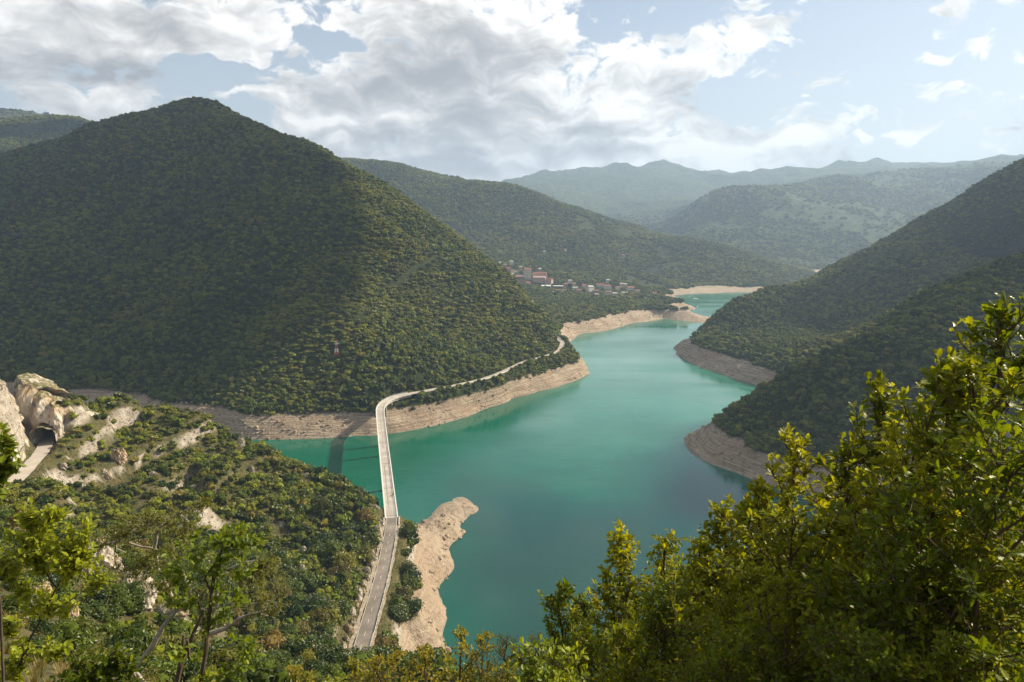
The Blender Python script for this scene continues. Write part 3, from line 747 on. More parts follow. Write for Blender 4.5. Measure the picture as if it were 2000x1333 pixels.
OUT = [(232,905,26,1.2,'grey white rock face among the trees of the left spur'),(205,935,15,1.5,'narrow pale rock rib left of the grey white face on the spur'),(118,915,15,1.0,'pale crag beside the upper road below the tunnel'),(470,872,13,1.6,'pale rock edge at the crest of the spur above the water'),
       (492,925,8,2.0,'thin upright pale rock on the spur above the water'),(593,1125,15,2.0,'tall white rock streak in the dark woods of the spur'),(590,1080,10,1.6,'small pale rock above the tall white streak'),(548,1032,14,.8,'reddish hollow rock ledge in the middle of the spur woods'),
       (600,935,8,1.5,'small pale crag on the spur crest nearest the bridge'),(735,1000,9,1.3,'pale rock at the foot of the bridge abutment'),(150,1120,60,1.0,'broad weathered grey rock slab behind the leafy branches at lower left'),
       (132,1225,26,2.2,'slender bleached rock pillar at lower left'),(250,1175,54,.9,'sandy pink bare rock slope at lower left'),(205,1110,34,.8,'grey rock ledge above the sandy slope at lower left'),(320,1210,40,.6,'low pale rock shelf right of the sandy slope'),
       (60,1180,36,.8,'dull rock half hidden at the lower left edge'),(380,955,14,.7,'small grey ledge on the dry slope of the spur'),(300,930,14,.8,'small pale ledge right of the grey white face on the spur'),(20,760,20,.8,'grass topped rock at the far left above the tunnel')]

out_sites = []
for px, py, wpx, asp, lb in OUT:
    g_ = ray_ground(px, py, 30)
    if g_ is None: out_sites.append((None, 0)); continue
    s_ = wpx*math.hypot(g_[1], CAM_H-g_[2])/F*(.68 if wpx < 30 else .92); out_sites.append((g_, s_))
    for f_ in (1.0, 1-1.2*s_/g_[1], 1-2.3*s_/g_[1]): CLEAR.append((g_[0]*f_, g_[1]*f_, s_*1.05+1.5))
track_px = [(856,506),(842,514),(820,522),(800,540),(790,556),(764,560),(742,574),(725,590),(714,606),(700,622),(694,640),(690,668)]
for (ax, ay), (bx, by) in zip(track_px, track_px[1:]):
    for t_ in (0, .25, .5, .75):
        g_ = ray_ground(ax+(bx-ax)*t_, ay+(by-ay)*t_, 560)
        if g_ is not None: CLEAR.append((g_[0], g_[1], 3.4)); 
def veg_ok(x, y, z, thin):
    vl = 17.0 + fbm(x, y, 28, 3, 51)*2.5 - 1.5*(y > 1100) - 6*sstep(y, 1650, 1750)
    k = z > vl
    for line, wd in ((road_near, 8.5), (road_far, 6.5), (road_up, 8.5), (bridge_line, 9.0)):
        d_, hz = seg_dist(x, y, line); k &= d_ > wd
    k &= clear_mask(x, y)
    sl_ = slope_at(x, y)
    k &= (sl_ < 1.3 + .4*fbm(x, y, 20, 2, 61)) | (y > 480)
    k &= rng.random(len(x)) < thin
    return k
rs = np.random.default_rng(11)
batches = []
# near ground: scrub in clumps
x, y = wedge(60, 480, 4.6, rs); z = hgt(x, y)
cl_ = fbm(x, y, 34, 3, 71)
left_dry = sstep(-x, 150, 210)*sstep(400-y, 0, 60)
k = veg_ok(x, y, z, 1.0) & (cl_ > -1.1 + .80*left_dry)
near_x, near_y = x[k], y[k]; near_z = z[k]
near_r = (2.3 + 3.0*rs.random(len(near_x))**1.5)*np.where(near_y < 140, .5, 1.0)*(1+.22*sstep(near_x, -200, -140))*(1 - .25*sstep(-near_x, 60, 170))
batches.append(('mid', 480, 1500, 5.5, 3.0, 5.6)); batches.append(('vil', 1500, 2900, 8.0, 4.4, 7.4)); batches.append(('farw', 2900, 4700, 15.0, 8.0, 13.0))
out = {}
for nm, a, b, sp, r0, r1 in batches:
    x, y = wedge(a, b, sp, rs, .80); z = hgt(x, y)
    thin = np.ones(len(x))
    if nm != 'mid':
        thin = np.where(fbm(x, y, 150 if nm == 'vil' else 420, 4, 81) > (.30 if nm == 'vil' else .16), .12, .93)
        if nm == 'farw': thin *= .6
    k = veg_ok(x, y, z, thin)
    x, y, z = x[k], y[k], z[k]
    rr = (r0 + (r1-r0)*rs.random(len(x))**1.6)*(1+.25*fbm(x, y, 70, 2, 111))
    kk = rs.random(len(x)) < .96; x, y, z, rr = x[kk], y[kk], z[kk], rr[kk]
    out[nm] = (x, y, z, rr)
FARP = [np.concatenate([out[q][i] for q in ('mid', 'vil', 'farw')]) for i in range(4)]
RF = region(FARP[0], FARP[1])
WL = {1: 'dense green woodland covering the big left mountain', 2: 'mixed woodland on the hill and shore around the village', 3: 'dark woodland on the right slope beyond the bay',
      4: 'dark shaded woodland on the right slope in front of the bay', 5: 'blue green woodland on the hazy ridges beyond the lake end', 6: 'faint woodland of the far range', 7: 'woodland on the far left hill', 0: 'scrub on the near slopes'}
for r_ in sorted(WL):
    k = RF == r_
    if k.sum() == 0: continue
    xx, yy, zz, rr = [q[k] for q in FARP]
    var = np.where(fbm(xx, yy, 120, 3, 91) + (rs.random(len(xx))-.5)*.8 > 0, 2, 0) + rs.integers(0, 2, len(xx))
    scatter('woodland', np.stack([xx, yy, zz-.35*rr], -1), rr, var, WL[r_])
# near trees: the largest in view stand as single trees, the rest as scrub
dist = np.sqrt(near_x**2+near_y**2+(CAM_H-near_z)**2)
pxx, pyy = project(near_x, near_y, near_z)
size = near_r/dist; vis = (pxx > -20) & (pxx < 2020) & (pyy > 300) & (pyy < 1345)
# hidden behind the crest: test the line of sight
def seen(x, y, z):
    ok = np.ones(len(x), bool)
    for t in np.linspace(.08, .97, 60):
        ok &= hgt(x*t, y*t) < CAM_H + (z+2.5-CAM_H)*t
    return ok
vis &= seen(near_x, near_y, near_z)
order = np.argsort(-size*vis)
single = np.zeros(len(near_x), bool); single[order[:285]] = True
k = ~single
scatter('scrub', np.stack([near_x, near_y, near_z-.4*near_r], -1)[k], near_r[k], np.where(rs.random(k.sum()) < .35+.5*sstep(-near_x[k], 40, 200), 2, 0) + rs.integers(0, 2, k.sum()), 'close knit scrub and small trees over the near slopes')
M_NEAR = leaf_mat('scrub_leaves', (.016, .036, .006), (.080, .112, .014), (.15, .105, .032), trans=.28, gloss=.14, rough=.5, scale=.8)
M_NEAR2 = leaf_mat('yellowing_scrub_leaves', (.060, .076, .012), (.185, .185, .026), (.16, .10, .03), trans=.3, gloss=.14, rough=.5, scale=.8)
near_cr = [crown_mesh('scrub_crown', 20+i, 9, 620, .085, (M_NEAR, M_NEAR2)[i >= 3], tall=(1.0, 1.15, .9, 1.0, 1.1)[i], core=.7) for i in range(5)]
tm = MB(); tm.tube([(0, 0, -1.2), (.04, .02, 0), (-.03, .05, .5), (.05, 0, 1.1)], [.10, .075, .05, .02], 6)
for a in range(4):
    tm.tube([(0, .03, .25+.12*a), (.3*math.cos(a*1.7), .3*math.sin(a*1.7), .7+.1*a), (.5*math.cos(a*1.7+.3), .5*math.sin(a*1.7+.3), 1.0+.1*a)], [.04, .025, .01], 5)
trunk_me = tm.mesh('scrub_trunk', [M_BARK])
for i in order[:285]:
    yel = near_x[i] < -95 and rs.random() < .35
    v = int(rs.integers(3, 5)) if yel or rs.random() < .12 else int(rs.integers(0, 3))
    X_, Y_, Z_, q = float(near_x[i]), float(near_y[i]), float(near_z[i]), float(near_r[i])
    spur = X_ < -75
    if v >= 3: lb, gp = ('yellow green bushy tree on the rocky left spur' if spur else 'yellow green bushy tree on the slope beside the road below'), 'yellowing trees '
    else: lb, gp = ('dark green bushy tree in the scrub of the left spur' if spur else 'dark green bushy tree in the scrub beside the lower road'), 'dark green trees '
    e = empty('tree', (X_, Y_, Z_-.35*q), float(rs.random()*6.28), label=lb, cat='tree', group=gp + ('on the left spur' if spur else 'by the lower road'))
    e.scale = (q*.98, q*.98, q*(.85+.35*rs.random()))
    link('trunk', trunk_me, e); link('crown', near_cr[v], e)

# ------------------------------------------------------------------ roads
def road_mat(name, base, dust):
    m_, t, b = new_mat(name)
    gn = t.node('ShaderNodeNewGeometry'); p = gn.outputs['Position']
    n1 = t.noise(p, .12, 5, .6); n2 = t.noise(p, 2.5, 4, .6)
    c = t.mix(t.smooth(n1, .35, .7), C4(base), C4(dust)); c = t.mix(t.smooth(n2, .5, .8, 0, .35), c, C4([q*.55 for q in base]))
    t.put(b.inputs['Base Color'], c); b.inputs['Roughness'].default_value = .9; b.inputs['Specular IOR Level'].default_value = .2
    return m_
M_ASPH = road_mat('old_asphalt', (.16, .138, .118), (.25, .222, .19))
M_DUST = road_mat('dusty_road', (.33, .29, .24), (.46, .42, .36))
M_DECK = road_mat('bleached_concrete', (.33, .30, .265), (.47, .435, .39))
M_CONC = mat_simple('concrete', (.42, .39, .35), .85, .3, .8)
M_PALE = mat_simple('pale_parapet', (.58, .57, .53), .8, .2, .8)
M_PAINT = mat_simple('road_paint', (.55, .53, .48), .7, .2, 1.5)
M_STAIN = mat_simple('dark_resurfacing', (.27, .25, .23), .9, .35, .35)
def resample(line, step):
    L_ = np.r_[0, np.cumsum(np.linalg.norm(np.diff(line, axis=0), axis=1))]
    n = max(2, int(L_[-1]/step)+1); q = np.linspace(0, L_[-1], n)
    return np.stack([np.interp(q, L_, line[:, k]) for k in range(3)], 1)
def side(line):
    d = np.gradient(line[:, :2], axis=0); d /= np.linalg.norm(d, axis=1, keepdims=True)+1e-9
    return np.stack([d[:, 1], -d[:, 0]], 1)      # to the right of travel
def strip(line, o0, o1, z0, z1=None, wob=0):
    """flat ribbon (or box when z1 is given) between two offsets from a line"""
    s_ = side(line); mb = MB(); n = len(line)
    a = line.copy(); b = line.copy(); a[:, :2] += s_*o0; b[:, :2] += s_*o1
    if wob:
        a[:, :2] += s_*(rng.random((n, 1))-.5)*wob; b[:, :2] += s_*(rng.random((n, 1))-.5)*wob
    if z1 is None:
        a[:, 2] += z0; b[:, 2] += z0
        vs = [tuple(q) for q in a] + [tuple(q) for q in b]
        mb.add(vs, [(i, n+i, n+i+1, i+1) for i in range(n-1)])
    else:
        a0 = a.copy(); a1 = a.copy(); b0 = b.copy(); b1 = b.copy()
        a0[:, 2] += z0; b0[:, 2] += z0; a1[:, 2] += z1; b1[:, 2] += z1
        vs = [tuple(q) for L in (a0, b0, b1, a1) for q in L]; fs = []
        for i in range(n-1):
            for k in range(4): k2 = (k+1) % 4; fs.append((k*n+i, k*n+i+1, k2*n+i+1, k2*n+i))
        fs += [(0, n, 2*n, 3*n), (n-1, 4*n-1, 3*n-1, 2*n-1)]; mb.add(vs, fs)
    return mb
rn = resample(road_near, 3.0); rf = resample(road_far, 4.0); ru = resample(road_up, 3.0); bl_ = resample(bridge_line, 3.0)
road = link('road', strip(rn, -3.1, 3.1, 0, wob=.15).mesh('road', [M_ASPH]), kind='structure', label='two lane asphalt road leading up to the near end of the bridge')
link('edge_line', strip(rn, -3.0, -2.82, .03).mesh('edge_line', [M_PAINT]), road)
link('edge_line', strip(rn, 2.82, 3.0, .03).mesh('edge_line', [M_PAINT]), road)
link('verge', strip(rn, -5.2, -3.3, -.06, wob=1.0).mesh('verge', [mat_simple('gravel_verge', (.30, .25, .19), .95, .4, .6)]), road)
link('verge', strip(rn, 3.3, 4.8, -.06, wob=.8).mesh('verge', [bpy.data.materials['gravel_verge']]), road)
fine = resample(road_near, .5)
for i in range(30, len(fine)-12, 18):
    link('lane_dash', strip(fine[i:i+7], -.09, .09, .03).mesh('lane_dash', [M_PAINT]), road)
r2_ = link('road', strip(rf, -3.3, 3.3, 0, wob=.5).mesh('road', [M_DUST]), kind='structure', label='pale dusty shore road curving along the foot of the left mountain')
link('kerb', strip(rf, 3.3, 3.7, -.3, .55).mesh('kerb', [M_PALE]), r2_)
link('road', strip(ru, -3.5, 3.5, 0, wob=.5).mesh('road', [road_mat('pale_asphalt', (.36, .32, .28), (.45, .41, .36))]), kind='structure', label='pale road climbing at the left edge into the rock tunnel')
# stone wall of the cutting beside the lower road, broken into blocks

# ------------------------------------------------------------------ bridge
bridge = empty('bridge', tuple(bl_[0] - np.array([0, 0, 0])), label='long narrow bleached concrete bridge over the water, bending right at its far end', cat='bridge')
def under(o): o.parent = bridge; o.location = tuple(-np.array(bridge.location)); return o
W2 = 3.8
under(link('deck', strip(bl_, -W2, W2, -.9, 0).mesh('deck', [M_DECK])))
under(link('girder', strip(bl_, -2.4, 2.4, -3.0, -.9).mesh('girder', [M_CONC])))
under(link('walkway', strip(bl_, -W2, -2.95, .003, .20).mesh('walkway', [M_PALE])))
under(link('walkway', strip(bl_, 2.95, W2, .003, .20).mesh('walkway', [M_PALE])))
M_RAIL = mat_simple('railing_paint', (.60, .62, .58), .6, .15, 2)
for s_ in (-1, 1):
    o0, o1 = sorted((s_*(W2-.10), s_*(W2-.22)))
    under(link('handrail', strip(bl_, o0, o1, 1.12, 1.24).mesh('handrail', [M_RAIL])))
    under(link('handrail', strip(bl_, o0+.02, o1-.02, .62, .72).mesh('handrail', [M_RAIL])))
    p_ = resample(bridge_line, 2.0); sd = side(p_); mb = MB()
    for q, n_v in zip(p_, sd):
        cx, cy = q[:2] + n_v*s_*(W2-.16); mb.box(cx-.05, cx+.05, cy-.05, cy+.05, q[2]+.2, q[2]+1.12)
    under(link('railing_posts', mb.mesh('railing_posts', [M_RAIL]), kind='stuff'))
mb = strip(bl_[4:30], -1.5, -.7, .006, wob=.5); under(link('patched_strip', mb.mesh('patched_strip', [M_STAIN])))
mb = strip(bl_[10:42], 1.6, 2.3, .006, wob=.5); under(link('patched_strip', mb.mesh('patched_strip', [M_STAIN])))
mb = strip(bl_[44:78], -.6, -.1, .006, wob=.3); under(link('patched_strip', mb.mesh('patched_strip', [M_STAIN])))
for t_ in (.02, .16, .31, .46, .61, .74):
    i = int(t_*(len(bl_)-1)); seg = resample(bl_[i:i+2], .35)[:2]
    under(link('expansion_joint', strip(seg, -2.95, 2.95, .009).mesh('expansion_joint', [mat_simple('rubber_joint', (.05, .05, .05), .9)] if 'rubber_joint' not in bpy.data.materials else [bpy.data.materials['rubber_joint']])))
def pier(t_, wx, wy, name='pier'):
    i = int(t_*(len(bl_)-1)); c = bl_[i]; s_ = side(bl_)[i]; d = np.array([-s_[1], s_[0]])
    zb = min(h1(c[0], c[1]), 0) - 3 if h1(c[0], c[1]) < 2 else h1(c[0], c[1]) - 2
    mb = MB(); vs = []
    for z, k in ((zb, 1.25), (DECK-6, 1.0), (DECK-4.4, 1.0), (DECK-3.01, 1.5)):
        for a, b in ((-1, -1), (1, -1), (1, 1), (-1, 1)):
            q = c[:2] + s_*a*wx*k + d*b*wy*(1 if k > 1.3 else k); vs.append((q[0], q[1], z))
    fs = [(0, 3, 2, 1), (12, 13, 14, 15)]
    for L in range(3):
        for k in range(4): fs.append((L*4+k, L*4+(k+1) % 4, L*4+4+(k+1) % 4, L*4+4+k))
    mb.add(vs, fs); under(link(name, mb.mesh(name, [M_CONC])))
tt = np.r_[0, np.cumsum(np.linalg.norm(np.diff(bl_, axis=0), axis=1))]; tt /= tt[-1]
def t_at(D): return float(tt[np.argmin(np.abs(bl_[:70, 1]-D))])
for D in (400, 474, 549): pier(t_at(D), 1.9, 1.1)
pier(t_at(598)+.02, 1.9, 1.1)
for t_ in (.885, .92, .95, .975): pier(t_, .7, .5, 'column')
# abutment walls
for sgn in (-1, 1):
    seg = resample(road_near, 2.0)[-6:]
    o0, o1 = sorted((sgn*4.0, sgn*4.6)); ab = strip(seg, o0, o1, -4, .6)
    under(link('abutment_wall', ab.mesh('abutment_wall', [M_CONC])))
# guard rail along the outer edge of the lower road
gr = empty('guard_rail', tuple(rn[6]), label='low pale guard rail along the lake side of the lower road', cat='guard rail')
def ung(o): o.parent = gr; o.location = tuple(-np.array(gr.location)); return o
seg = rn[8:-7]
ung(link('rail', strip(seg, 3.75, 3.83, .45, .75).mesh('rail', [M_RAIL])))
mb = MB()
for q, s_ in zip(seg, side(seg)):
    cx, cy = q[:2]+s_*3.9; mb.box(cx-.07, cx+.07, cy-.07, cy+.07, q[2]-.6, q[2]+.8)
ung(link('posts', mb.mesh('posts', [M_CONC]), kind='stuff'))

# ------------------------------------------------------------------ people on the bridge
def person_mesh(stride, arm):
    vs = [(0,0,.95),(0,0,1.2),(0,0,1.42),(0,0,1.52),(0,0,1.66),   # pelvis..head
          (-.17,0,1.40),(-.24,.06*arm,1.15),(-.22,.18*arm,.92), (.17,0,1.40),(.24,-.06*arm,1.15),(.22,-.18*arm,.92),
          (-.09,0,.88),(-.10,.16*stride,.48),(-.10,.26*stride,.06),(-.10,.12+.26*stride,.03), (.09,0,.88),(.10,-.12*stride,.48),(.10,-.30*stride,.08),(.10,.12-.30*stride,.04)]
    es = [(0,1),(1,2),(2,3),(3,4),(2,5),(5,6),(6,7),(2,8),(8,9),(9,10),(0,11),(11,12),(12,13),(13,14),(0,15),(15,16),(16,17),(17,18)]
    rad = [.15,.14,.13,.06,.115,.065,.05,.035,.065,.05,.035,.10,.07,.05,.04,.10,.07,.05,.04]
    me = bpy.data.meshes.new('person_body'); me.from_pydata(vs, es, []); me.update()
    sk = me.skin_vertices.new() if hasattr(me.skin_vertices, 'new') and not me.skin_vertices else (me.skin_vertices[0] if me.skin_vertices else None)
    return me, rad
def add_person(px, py, rz, body_col, leg_col, label, stride=1.0, arm=1.0):
    c = Z(px, py, DECK+.05)
    e = empty('person', (c[0], c[1], DECK+.02), rz, label=label, cat='person', group='people on the bridge')
    me, rad = person_mesh(stride, arm)
    o = link('body', me, e); md = o.modifiers.new('skin', 'SKIN')
    sv = o.data.skin_vertices[0].data if o.data.skin_vertices else None
    if sv is None: return
    for q, r_ in zip(sv, rad): q.radius = (r_, r_)
    sv[0].use_root = True
    sb = o.modifiers.new('subd', 'SUBSURF'); sb.levels = 1; sb.render_levels = 1
    m_, t, b = new_mat('clothes_and_skin')
    tc = t.node('ShaderNodeTexCoord'); sp = t.node('ShaderNodeSeparateXYZ'); t.put(sp.inputs[0], tc.outputs['Object'])
    cc = t.mix(t.smooth(sp.outputs[2], .90, .93), C4(leg_col), C4(body_col)); cc = t.mix(t.smooth(sp.outputs[2], 1.50, 1.53), cc, C4((.45, .30, .22)))
    cc = t.mix(t.smooth(sp.outputs[2], 1.70, 1.73), cc, C4((.04, .03, .02)))
    t.put(b.inputs['Base Color'], cc); b.inputs['Roughness'].default_value = .8
    o.data.materials.append(m_)
    h_ = MB(); h_.tube([(0, -.03, 1.63), (0, -.03, 1.72), (0, -.02, 1.79)], [.118, .122, .05], 8)
    link('hair', h_.mesh('hair', [bpy.data.materials.get('dark_hair') or mat_simple('dark_hair', (.03, .02, .015))]), e)

add_person(748, 875, .6, (.03, .03, .035), (.04, .045, .06), 'person in dark clothes walking alone on the far half of the bridge')
add_person(764, 972, .2, (.05, .06, .03), (.03, .03, .04), 'person in dark green top, nearest of the three standing together on the bridge', stride=.3)
add_person(767, 969, 2.4, (.04, .04, .05), (.10, .09, .07), 'person in black top and tan trousers in the middle of the three on the bridge', stride=.2)
add_person(769, 967, -.8, (.10, .03, .03), (.03, .03, .035), 'person in dark red top, farthest of the three standing on the bridge', stride=.2)
# ------------------------------------------------------------------ roadside shelter with ribbed pale roof
def shelter():
    c = Z(737, 1286, 26.4); e = empty('shelter', (c[0], c[1], h1(c[0], c[1])), R(8), label='small roadside shelter with pale ribbed roof sheets beside the lower road', cat='shelter')
    mb = MB(); mb.box(-.9, .9, -2.6, 2.6, -.6, 2.2); link('wall', mb.mesh('wall', [mat_simple('weathered_boards', (.16, .12, .10), .9)]), e)
    for k in range(3):
        mb = MB(); x0 = -1.1+.76*k
        for j in range(4): mb.box(x0+.17*j, x0+.17*j+.09, -3.0, 3.0, 2.33, 2.42)
        mb.box(x0, x0+.62, -3.0, 3.0, 2.26, 2.33); link('roof_sheet', mb.mesh('roof_sheet', [bpy.data.materials.get('pale_metal_sheet') or mat_simple('pale_metal_sheet', (.55, .57, .54), .5, .1, 1)]), e)
    for sx in (-1.05, 1.1):
        for sy in (-2.8, 2.8):
            mb = MB(); mb.box(sx-.06, sx+.06, sy-.06, sy+.06, -.8, 2.26); link('post', mb.mesh('post', [bpy.data.materials['weathered_boards']]), e)
shelter()

# ------------------------------------------------------------------ red and white power mast
def mast():
    x, y, z = pylon_site; e = empty('power_mast', (x, y, z), label='red and white banded lattice power mast in the woods of the left mountain', cat='mast')
    HT = 17.0; m1 = mat_simple('mast_red', (.26, .05, .04), .6, .1, 1); m2 = mat_simple('mast_white', (.48, .47, .44), .6, .1, 1)
    lv = np.linspace(0, HT, 10); wd = lambda q: 1.7*(1-q/HT)+.3
    for i in range(9):
        mb = MB(); a, b = lv[i], lv[i+1]; wa, wb = wd(a), wd(b)
        A_ = [(-wa,-wa,a),(wa,-wa,a),(wa,wa,a),(-wa,wa,a)]; B_ = [(-wb,-wb,b),(wb,-wb,b),(wb,wb,b),(-wb,wb,b)]
        for k in range(4):
            mb.tube([A_[k], B_[k]], .17, 4); mb.tube([A_[k], B_[(k+1) % 4]], .09, 4); mb.tube([A_[(k+1) % 4], B_[k]], .09, 4)
        link('mast_section', mb.mesh('mast_section', [m1 if (i//2) % 2 == 0 else m2]), e)
    for zz, hw, m_ in ((HT-1.2, 2.4, m1), (HT-4.5, 3.0, m2)):
        mb = MB(); mb.tube([(-hw, 0, zz), (0, 0, zz+.7), (hw, 0, zz)], .16, 4); mb.tube([(-hw, 0, zz), (hw, 0, zz)], .16, 4); link('cross_arm', mb.mesh('cross_arm', [m_]), e)
    return e
mast()

# ------------------------------------------------------------------ village
WC = {'white': (.72, .70, .66), 'cream': (.62, .55, .44), 'pink': (.52, .36, .31), 'grey': (.36, .34, .32), 'red': (.27, .10, .075), 'brown': (.20, .11, .075), 'dark': (.18, .105, .10)}
WM = {k: mat_simple('plaster_'+k, v, .85, .12, .4) for k, v in WC.items()}
RM = {k: mat_simple('tiles_'+k, v, .8, .25, .8) for k, v in WC.items()}
M_GLASS = mat_simple('window_glass', (.035, .045, .055), .15, .3, 1, spec=.6)
wmb = MB(); wmb.box(-.55, .55, -.06, .06, -.65, .65); WIN = wmb.mesh('window', [M_GLASS])
dmb = MB(); dmb.box(-.55, .55, -.06, .06, 0, 2.1); DOOR = dmb.mesh('door', [mat_simple('brown_door', (.10, .055, .03), .6)])
def house(site, wx, dy, ht, rz, wc, rc, label, storeys=None, flat=False, group='village houses', cat='house'):
    x, y, z = site; e = empty(cat.replace(' ', '_'), (x, y, z), rz, label=label, cat=cat, group=group)
    mb = MB(); mb.box(-wx/2, wx/2, -dy/2, dy/2, -6, ht); link('wall', mb.mesh('wall', [WM[wc]]), e)
    rh = .32*dy
    mb = MB(); a, b = wx/2+.6, dy/2+.6
    if rc == 'white' or flat: mb.box(-a, a, -b, b, ht, ht+.5)
    else:
        i_ = wx*.12
        mb.add([(-a,-b,ht),(a,-b,ht),(a,b,ht),(-a,b,ht),(-a+i_,0,ht+rh),(a-i_,0,ht+rh),(-a,-b,ht+.25),(a,-b,ht+.25),(a,b,ht+.25),(-a,b,ht+.25)],
               [(0,3,2,1),(0,1,7,6),(1,2,8,7),(2,3,9,8),(3,0,6,9),(6,7,5,4),(7,8,5),(8,9,4,5),(9,6,4)])
    ro = link('roof', mb.mesh('roof', [RM[rc]]), e)
    if rc != 'white': cm = MB(); cm.box(wx*.2, wx*.2+.8, -.4, .4, ht+rh*.3, ht+rh+.9); link('chimney', cm.mesh('chimney', [WM['brown']]), ro)
    st = storeys or max(1, int(ht/3)); n = max(2, int(wx/3.6))
    for s_ in range(st):
        for k in range(n):
            if s_ == 0 and k == n//2:
                link('door', DOOR, e, (-wx/2+wx*(k+.5)/n, -dy/2-.05, .1)); continue
            link('window', WIN, e, (-wx/2+wx*(k+.5)/n, -dy/2-.05, 1.5+s_*(ht-.6)/st))
for h_, s_ in zip(HOUSES, house_sites):
    if s_ is not None: house(s_, h_[2], h_[3], h_[4], h_[5], h_[6], h_[7], h_[8])
for h_, s_ in zip(BLOCKS, block_sites):
    house(s_, h_[2], h_[3], h_[4], h_[5], h_[6], h_[7], h_[9], storeys=h_[8], group='apartment complex of the village', cat='apartment block')
def hall():
    x, y, z = hall_site; e = empty('hall', (x, y, z), .1, label='white hall with a rounded vault roof below the pink apartment rows', cat='hall')
    mb = MB(); mb.box(-12, 12, -7, 7, -5, 4); link('wall', mb.mesh('wall', [WM['white']]), e)
    mb = MB(); n = 10; vs = []
    for xx in (-12.4, 12.4):
        for k in range(n+1): a = math.pi*k/n; vs.append((xx, -7.4*math.cos(a), 4+5.2*math.sin(a)))
    mb.add(vs, [(k, k+1, n+2+k, n+1+k) for k in range(n)] + [tuple(range(n+1)), tuple(reversed(range(n+1, 2*n+2)))])
    link('roof', mb.mesh('roof', [RM['white']]), e)
    for k in range(5): link('window', WIN, e, (-9+4.5*k, -7.05, 2))
    x, y, z = glass_site; e = empty('glazed_building', (x, y, z), -.05, label='low dark glazed building with a thin white flat roof', cat='building')
    mb = MB(); mb.box(-12, 12, -6, 6, -4, 6); link('wall', mb.mesh('wall', [M_GLASS]), e)
    mb = MB(); mb.box(-13, 13, -7, 7, 6, 6.9); link('roof', mb.mesh('roof', [RM['white']]), e)
    for k in range(7): mb = MB(); mb.box(-12.1+4*k, -11.8+4*k, -6.2, -6.02, 0, 6); link('mullion', mb.mesh('mullion', [WM['white']]), e)
hall()
vr = np.array([ray_ground(q[0], q[1], 1150) for q in ((990,543),(998,538),(1006,533),(1013,530))]); vr[:, 2] += .5
link('road', strip(resample(vr, 12), -3, 3, .2).mesh('road', [M_DUST]), kind='structure', label='short pale village road climbing past the apartment complex')

# ------------------------------------------------------------------ boats
def boat(px, py, L, rz, colr, label, canopy=False):
    c = Z(px, py, 0); e = empty('boat', (c[0], c[1], 0), rz, label=label, cat='boat', group='boats off the village point')
    prof = [(-.5, .34, .0), (-.3, .40, 0), (.1, .40, 0), (.35, .24, .06), (.5, .02, .14)]
    vs = []; 
    for a, b, s_ in prof: vs += [(a*L, -b*L*.42, .75+s_*L*.3), (a*L, b*L*.42, .75+s_*L*.3), (a*L*.94, b*L*.25, -.3), (a*L*.94, -b*L*.25, -.3)]
    fs = [(0, 1, 2, 3), (16, 19, 18, 17)]
    for k in range(4):
        for j in range(4): fs.append((k*4+j, k*4+4+j, k*4+4+(j+1) % 4, k*4+(j+1) % 4))
    mb = MB(); mb.add(vs, fs); link('hull', mb.mesh('hull', [mat_simple('hull_paint', colr, .4, .1, 1)]), e)
    mb = MB(); mb.box(-L*.2, L*.12, -L*.11, L*.11, .76, 1.9 if not canopy else 1.2); link('cabin', mb.mesh('cabin', [WM['white']]), e)
    if canopy:
        mb = MB(); mb.box(-L*.4, L*.3, -L*.16, L*.16, 2.6, 2.75)
        link('canopy', mb.mesh('canopy', [WM['white']]), e)
        for sx in (-.36, .26):
            for sy in (-.14, .14): mb = MB(); mb.box(sx*L-.06, sx*L+.06, sy*L-.06, sy*L+.06, .7, 2.6); link('post', mb.mesh('post', [M_RAIL]), e)
boat(1347, 580, 8, .3, (.7, .7, .68), 'small white boat farthest out off the village point')
boat(1359, 585.5, 15, .05, (.7, .72, .70), 'long white pontoon boat with a flat canopy off the village point', True)
boat(1361, 594, 8, -.2, (.05, .06, .07), 'dark boat moored at the tip of the village point')
boat(1362, 599, 6, .5, (.65, .66, .62), 'tiny pale boat just below the dark boat at the village point')

# ------------------------------------------------------------------ rock walls and the tunnel
def rock_mat():
    m_, t, b = new_mat('limestone')
    gn = t.node('ShaderNodeNewGeometry'); p = gn.outputs['Position']
    mp = t.node('ShaderNodeMapping'); t.put(mp.inputs[0], p); mp.inputs['Scale'].default_value = (1, 1, .35)
    n1 = t.noise(mp.outputs[0], .16, 6, .65); n2 = t.noise(mp.outputs[0], .7, 6, .7); n3 = t.noise(p, .09, 4, .5)
    c = t.mix(t.smooth(n1, .32, .66), C4((.27, .225, .18)), C4((.60, .545, .46)))
    c = t.mix(t.smooth(n3, .5, .68, 0, .7), c, C4((.52, .36, .22)))
    c = t.mix(t.smooth(n2, .52, .70, 0, .85), c, C4((.10, .085, .065)))
    sn = t.node('ShaderNodeSeparateXYZ'); t.put(sn.inputs[0], gn.outputs['Normal'])
    c = t.mix(t.m('MULTIPLY', t.smooth(sn.outputs[2], .45, .75), t.smooth(n2, .38, .55, .35, 1)), c, C4((.10, .095, .035)))
    t.put(b.inputs['Base Color'], c); b.inputs['Roughness'].default_value = .95; b.inputs['Specular IOR Level'].default_value = .15
    bp = t.node('ShaderNodeBump'); bp.inputs['Strength'].default_value = 1.0; bp.inputs['Distance'].default_value = 1.2
    t.put(bp.inputs['Height'], t.m('ADD', n1, t.m('MULTIPLY', n2, .8))); t.put(b.inputs['Normal'], bp.outputs[0])
    return m_
M_ROCK = rock_mat()
